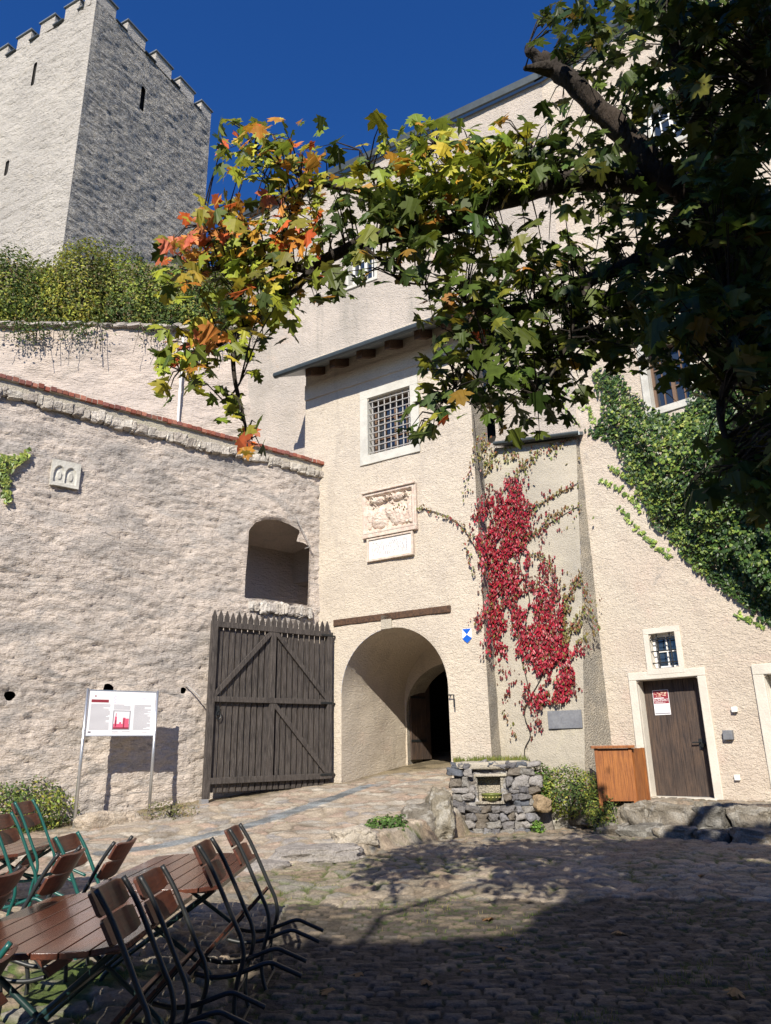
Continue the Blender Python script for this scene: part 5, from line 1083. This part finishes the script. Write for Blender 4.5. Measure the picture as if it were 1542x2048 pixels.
# ================================================================== RED CREEPER ON THE BUTTRESS
CR = """
.2..........
.5..........
.52.........
1543323211..
1642432.2...
.636422.....
.5378421....
.6688531.1..
.7788631121.
1788853121..
18888422....
.7888531....
.4888665....
.2788445321.
.1887566442.
.2875677542.
.7877777552.
.7877788654.
.6667788842.
.3465788830.
..34468882..
..23348881..
...3358871..
...2247862..
...112574...
....12352...
....1122....
""".strip('\n').split('\n')
CRA = np.array([[int(c) if c.isdigit() else 0 for c in r.ljust(12, '.')[:12]] for r in CR], float)
def crd(px, py):                             # creeper density, smooth between the surveyed cells
    u = np.clip((px-937.5)/25, 0, 10.999); v = np.clip((py-832.5)/25, 0, 25.999); i = int(u); j = int(v); fu, fv = u-i, v-j
    return (CRA[j, i]*(1-fu)+CRA[j, i+1]*fu)*(1-fv)+(CRA[j+1, i]*(1-fu)+CRA[j+1, i+1]*fu)*fv
cp = thing('red_creeper', 'crimson autumn creeper trailing down the grey buttress beside the gateway', 'climbing plant', (2.6, 13.9, 1.0))
P = []; C = []; S = []
NC = 52000; cx_ = rng.uniform(930, 1225, NC); cy_ = rng.uniform(815, 1500, NC); cn_ = fbm(cx_/17+cy_/60, cy_/26, 33, 4)
for px, py, nz_ in zip(cx_, cy_, cn_):
            if (px-935)**2+(py-1273)**2 < 620: continue
            d_ = crd(px, py); ch = d_
            if px > 1088 and py > 1408: continue
            if rng.random() > np.clip((d_/8)**1.5*.80, 0, 1)*np.clip((nz_-.60+.038*d_)*7.5, 0, 1): continue
            on_gate = px < 958+(py-820)*.055
            Pt = GATE.p(*GATE.at(px, py), rng.uniform(.02, .09)) if on_gate else butt_at(px, py)+np.array([-.53, -.85, 0])*rng.uniform(.015, .04+.10*ch/8)
            red = ch+rng.normal(0, 1) > 4.6 and py > 955
            if py < 955 or (px > 1130 and py < 1290): cc = pal(1, (3, (.17, .13, .035)), (2, (.16, .18, .04)), (2, (.20, .075, .035)))[0]
            elif red: cc = pal(1, (5, (.34, .016, .034)), (3, (.23, .014, .026)), (2.0, (.13, .045, .025)), (.7, (.15, .12, .03)), (.4, (.40, .04, .04)))[0]
            else: cc = pal(1, (3, (.15, .025, .022)), (2, (.11, .05, .025)), (2, (.23, .018, .028)))[0]
            P.append(Pt); C.append(cc); S.append(rng.uniform(.03, .085))
st = [([(965, 1120), (945, 1070), (915, 1045), (880, 1030), (845, 1018), (800, 1018), (790, 1022)], 110, 3.5, 0), ([(948, 930), (938, 960), (930, 990)], 24, 5, 0), ([(950, 1150), (942, 1120), (935, 1085)], 30, 4, 0),
      ([(1035, 940), (1080, 905), (1120, 890), (1150, 872)], 90, 4, 1), ([(1035, 1055), (1080, 1010), (1120, 985), (1155, 968)], 110, 4, 1), ([(1040, 1090), (1075, 1065), (1110, 1035), (1160, 1012)], 130, 4.5, 1), ([(1155, 1150), (1175, 1190), (1190, 1235), (1197, 1262)], 60, 4, 2),
      ([(1005, 1420), (1025, 1450), (1030, 1475)], 20, 3, 1), ([(1055, 1110), (1090, 1115), (1115, 1160), (1130, 1180)], 60, 5, 1), ([(1165, 1150), (1140, 1180), (1120, 1200)], 50, 5, 1)]
for pts, n, wd, kd in st:
    Q_ = strand(pts, n, wd, fr=GATE if kd == 0 else None, fn=(None if kd == 0 else butt_at))
    for q in Q_: P.append(q+np.array([-.53, -.85, 0])*rng.uniform(.03, .07)); C.append(pal(1, (3, (.17, .10, .035)), (2, (.15, .16, .04)), (1, (.25, .05, .04)))[0]); S.append(rng.uniform(.045, .075))
P = np.array(P); n = len(P)
scatter('foliage', OVAL, P, np.stack([-.5+rng.normal(0, .4, n), -.8+rng.normal(0, .35, n), rng.normal(.25, .35, n)], 1), np.array(S)*1.1, np.array(C), M['ivy'], cp, up=np.tile([0, 0, -1.2], (n, 1)))
for pts in ([(1055, 1540), (1050, 1500), (1062, 1470), (1050, 1430), (1058, 1380), (1040, 1300), (1030, 1220), (1000, 1150), (990, 1060), (968, 980), (955, 900), (948, 830)], [(1058, 1400), (1090, 1340), (1110, 1250), (1140, 1190), (1160, 1150)], [(1040, 1290), (1060, 1200), (1040, 1120), (1075, 1065), (1160, 1012)], [(1000, 1150), (1030, 1060), (1080, 1010), (1155, 968)], [(965, 1120), (915, 1045), (845, 1018), (795, 1018)]):
    q = [butt_at(*p)+np.array([-.53, -.85, 0])*.025 if p[0] > 968 else GATE.p(*GATE.at(*p), .02) for p in pts]; MB().tube(smooth_path(q, 4), .009, 5).build('stem', M['bark'], cp, smooth=True)
# ================================================================== SHRUBS
def shrub(name, c, rad, n, cols, label, cat='shrub', group=None, leaf=.05, tmpl=OVAL, stems=5, shell=.55, seed=0, flat=0, zmin=None):
    c = np.array(c, float); t = thing(name, label, cat, (c[0], c[1], c[2]-rad[2]), group)
    u = rng.normal(size=(n, 3)); u /= np.linalg.norm(u, axis=1)[:, None]; r = rng.uniform(shell**3, 1, n)**(1/3)
    bump = .62+.75*fbm(u[:, 0]*2.2+seed+5, u[:, 2]*2.2+u[:, 1]*1.7+seed, seed+3, 4)
    P = c+u*(r*bump)[:, None]*np.array(rad); N = u+rng.normal(0, .55, (n, 3))+np.array([0, -.1, .35])
    if zmin is not None: P[:, 2] = np.maximum(P[:, 2], zmin+rng.uniform(0, .1, n))
    cl = fbm(P[:, 0]*3/max(rad[0], .6), P[:, 2]*3/max(rad[2], .6)+P[:, 1], seed+9)
    C = np.where((rng.random(n) < np.clip((cl-.38)*3, .05, .9))[:, None], pal(n, *cols[0]), pal(n, *cols[1]))
    scatter('foliage', tmpl, P, N, rng.uniform(leaf*.7, leaf*1.3, n), C, M['soft'], t)
    m = MB(); base = c-np.array([0, 0, rad[2]])
    for k in range(stems):
        v = np.clip(rng.normal(size=3), -1.1, .8)*np.array(rad)*.38; m2 = base+np.array([v[0]*.3, v[1]*.3, rad[2]*.8]); e = c+v+np.array([0, 0, rad[2]*.25]); m.tube(smooth_path([base+np.array([v[0], v[1], 0])*.08, m2, e], 4), [.02*max(rad)**.5]*9, 5)
    m.build('stems', M['bark'], t); return t
HB = ([(3, (.27, .33, .06)), (2, (.38, .38, .07)), (1, (.15, .20, .045))], [(3, (.075, .12, .03)), (1, (.13, .17, .04)), (.6, (.20, .14, .05))])
HY = ([(3, (.42, .40, .06)), (2, (.30, .34, .06))], [(3, (.12, .15, .035)), (1, (.20, .16, .05))])
BS = [(-11.9, 1.5, 1.6, 'leftmost'), (-10.3, 1.75, 1.75, 'second'), (-9.0, 1.25, 1.7, 'third'), (-7.7, 1.5, 1.75, 'fourth'), (-6.4, 1.35, 1.55, 'fifth'), (-5.2, 1.6, 1.7, 'sixth'), (-3.9, 1.5, 1.6, 'seventh'), (-2.6, 1.35, 1.45, 'eighth'), (-1.4, 1.2, 1.35, 'rightmost')]
for i, (s, h, wd, nm) in enumerate(BS):
    h *= 1.28; P = BACK.p(s, 12.75+h*.9, -.75-rng.uniform(0, .6)); shrub('shrub', P, (wd*.78, .95, h*1.02), 8500, HY if i in (2, 5) else HB, f'{nm} bush of the row on top of the rear curtain wall below the keep', 'bush', 'bushes on top of the rear curtain wall', leaf=.095, seed=i, shell=.35)
# hanging twigs under the bushes
for i, (px, py, n) in enumerate(((60, 672, 450), (165, 668, 380), (320, 672, 140), (445, 668, 200))):
    s, z = BACK.at(px, py, .1); t = thing('hanging_twigs', ['leafy twigs hanging over the rear wall top at the far left', 'leafy twigs hanging over the rear wall top right of the far left ones', 'bare looking twigs hanging over the middle of the rear wall top', 'twigs hanging over the rear wall top beside the red maple leaves'][i], 'twigs', BACK.p(s, z, .1))
    V = np.stack([rng.normal(0, .35, n), rng.normal(0, .08, n), -np.abs(rng.normal(0, .28, n))+.25], 1); P = BACK.p(s+V[:, 0], z+V[:, 2], .35+V[:, 1])
    scatter('leaves', OVAL, P, rng.normal(size=(n, 3)), rng.uniform(.05, .11, n), pal(n, *HB[1]), M['soft'], t)
    m = MB()
    for k in range(9): a = rng.normal(0, .35); m.tube([BACK.p(s+a, z+.25, -.05), BACK.p(s+a*1.1, z+.2, .35), BACK.p(s+a*1.2+rng.normal(0, .1), z-rng.uniform(.1, .8), .4)], .008, 4)
    m.build('stems', M['bark'], t)
P = gp(30, 1668); shrub('shrub', (P[0]-.25, P[1]+.25, P[2]+.28), (.95, .6, .55), 6500, HB, 'low rounded green shrub at the foot of the left wall by the picture edge', 'shrub', leaf=.055, seed=21)
shrub('shrub', (3.02, 13.28, .86), (.68, .38, .42), 4200, HB, 'straggly green shrub between the stone niche and the orange cabinet', 'shrub', leaf=.045, seed=23)
shrub('shrub', (2.48, 13.35, .98), (.28, .3, .36), 1600, ([(3, (.13, .24, .05)), (1, (.22, .3, .06))], HB[1]), 'bright green leafy plant right behind the stone niche', 'shrub', leaf=.05, seed=24)
shrub('shrub', (3.45, 12.95, .62), (.34, .28, .36), 1500, HB, 'small drooping green shrub at the foot of the orange cabinet', 'shrub', leaf=.042, seed=25)
P = gp(772, 1682); shrub('shrub', (P[0], P[1]+.22, P[2]+.12), (.40, .26, .22), 1500, ([(3, (.13, .24, .05)), (1, (.20, .3, .06))], [(2, (.07, .13, .03))]), 'low bright green weed between the white and the grey boulders', 'plant', leaf=.055, seed=26)
P = gp(335, 1640); shrub('shrub', (P[0], P[1]+.15, P[2]+.12), (.5, .22, .2), 700, ([(3, (.22, .20, .08)), (1, (.30, .22, .12))], [(2, (.13, .14, .05))]), 'dry thin weeds at the wall foot right of the information board', 'plant', leaf=.035, seed=27)
P = gp(1212, 1655); shrub('shrub', (P[0]-.1, P[1]+.1, P[2]+.14), (.2, .18, .22), 420, HB, 'small weed at the left end of the stone steps', 'plant', leaf=.04, seed=28)
P = gp(1076, 1668); shrub('shrub', (P[0], P[1]+.02, P[2]+.09), (.12, .1, .13), 260, ([(3, (.16, .28, .05))], HB[1]), 'little green weed at the right foot of the stone niche', 'plant', leaf=.04, seed=29)
# grasses: blades in the joints, on the niche and along the wall foot
def blades(P, h, cols): 
    n = len(P); return P, np.stack([rng.normal(0, 1, n), rng.normal(-.6, .6, n), rng.normal(.1, .2, n)], 1), h*rng.uniform(.5, 1.3, n), cols
xs = []; 
n = 260000; yy = 2.2+12*rng.random(n)**1.0; xx = rng.uniform(-.62, .62, n)*yy
g = fbm(xx*1.1, yy*1.1, 50); g2 = fbm(xx*5, yy*5, 52)
edge = 0; dl = (xx-LEFT.o[0])*LEFT.n[0]+(yy-LEFT.o[1])*LEFT.n[1]
pr = sstep(.54, .66, g)*sstep(.5, .62, g2)*.28*(1-.85*((xx < line_x(yy)) & (yy > 6.2)))+.30*sstep(.7, .2, dl)*(dl > .02)*sstep(.4, .6, g2)*(yy > 8)+(.5*((xx < -1.5) & (yy < 6.3)))*sstep(.42, .55, g2)
pr += .25*sstep(.35, .05, np.abs(xx-line_x(yy)-.35))*sstep(.4, .6, g2)*((yy > 9) & (yy < 13.3))
keep = (rng.random(n) < pr) & ~((dl < .02) & (yy > 8)); xx, yy = xx[keep], yy[keep]; zz = gz(xx, yy)+.01
P = np.stack([xx, yy, zz], 1); n = len(P); cols = pal(n, (3, (.15, .20, .04)), (2, (.20, .22, .05)), (1.4, (.30, .25, .10)))
a = blades(P, np.where(yy < 6.5, .05, .045), cols)
g_ = scatter('grass', BLADE, a[0], a[1], a[2], a[3], M['soft'], up=np.tile([0, 0, 2.], (n, 1))); tag(g_, 'short grass and moss growing in the joints of the paving and along the wall foot', 'grass', kind='stuff')
n = 1500; S0 = np.clip(rng.choice([.1, .35, .5, .62, .8, .95, 1.15], n)+rng.normal(0, .07, n), 0, FWd+.05); P = FO.p(S0, FH1+.03, rng.uniform(-.9, -.12, n)); cols = pal(n, (3, (.15, .19, .04)), (2, (.24, .24, .06)))
a = blades(P, rng.uniform(.04, .2, n), cols); o = scatter('grass', BLADE, a[0], a[1], a[2], a[3], M['soft'], up=np.tile([0, 0, 2.], (n, 1))); tag(o, 'tufts of grass growing on top of the stone niche', 'grass', kind='stuff')
# ================================================================== FALLEN LEAVES
leaf_pts = [(708, 1955), (1003, 1900), (930, 1948), (1022, 1924), (860, 1972), (1470, 1992), (1240, 1870), (500, 1770)]
rr = random.Random(9); proto = None
leaf_pts = sorted(leaf_pts+[(rr.uniform(520, 1500), rr.uniform(1730, 2030)) for _ in range(4)])
ORD = ['first', 'second', 'third', 'fourth', 'fifth', 'sixth', 'seventh', 'eighth', 'ninth', 'tenth', 'eleventh', 'twelfth']
for i, (px, py) in enumerate(leaf_pts):
    P = gp(px, py)
    if proto is None: proto = scatter('fallen_leaf', MAPLE, [[0, 0, 0]], [(.05, .05, 1)], [.13], [(.22, .12, .05)], M['leaf'], origin=(0, 0, 0)); tag(proto, 'x', 'leaf', 'fallen maple leaves on the cobbles'); o = proto
    else: o = proto.copy(); COL.objects.link(o)
    o['label'] = 'dry brown maple leaf on the cobbles, '+ORD[i]+' fallen leaf from the left'
    o.location = (P[0], P[1], P[2]+.03); o.rotation_euler = (rr.uniform(-.2, .2), rr.uniform(-.2, .2), rr.uniform(0, 6.3)); k_ = rr.uniform(.55, 1.0); o.scale = (k_, k_, k_)
P = gp(800, 1684); o = scatter('leaf_litter', MAPLE, np.array([P])+rng.normal(0, .05, (9, 3))*np.array([1, .7, .3])+np.array([0, 0, .06]), rng.normal(size=(9, 3)), [.13]*9, pal(9, (1, (.62, .10, .03)), (1, (.5, .16, .04))), M['leaf']); tag(o, 'small heap of red leaves at the foot of the grey-brown boulder', 'leaves', kind='stuff')
P = gp(900, 1668); o = scatter('leaf_litter', MAPLE, np.array([P])+rng.normal(0, .05, (8, 3))*np.array([.6, .7, 1])+np.array([0, 0, .12]), rng.normal(size=(8, 3)), [.10]*8, pal(8, (1, (.5, .12, .05)), (1, (.4, .2, .08))), M['leaf']); tag(o, 'rusty leaves caught between the upright boulder and the stone niche', 'leaves', kind='stuff')
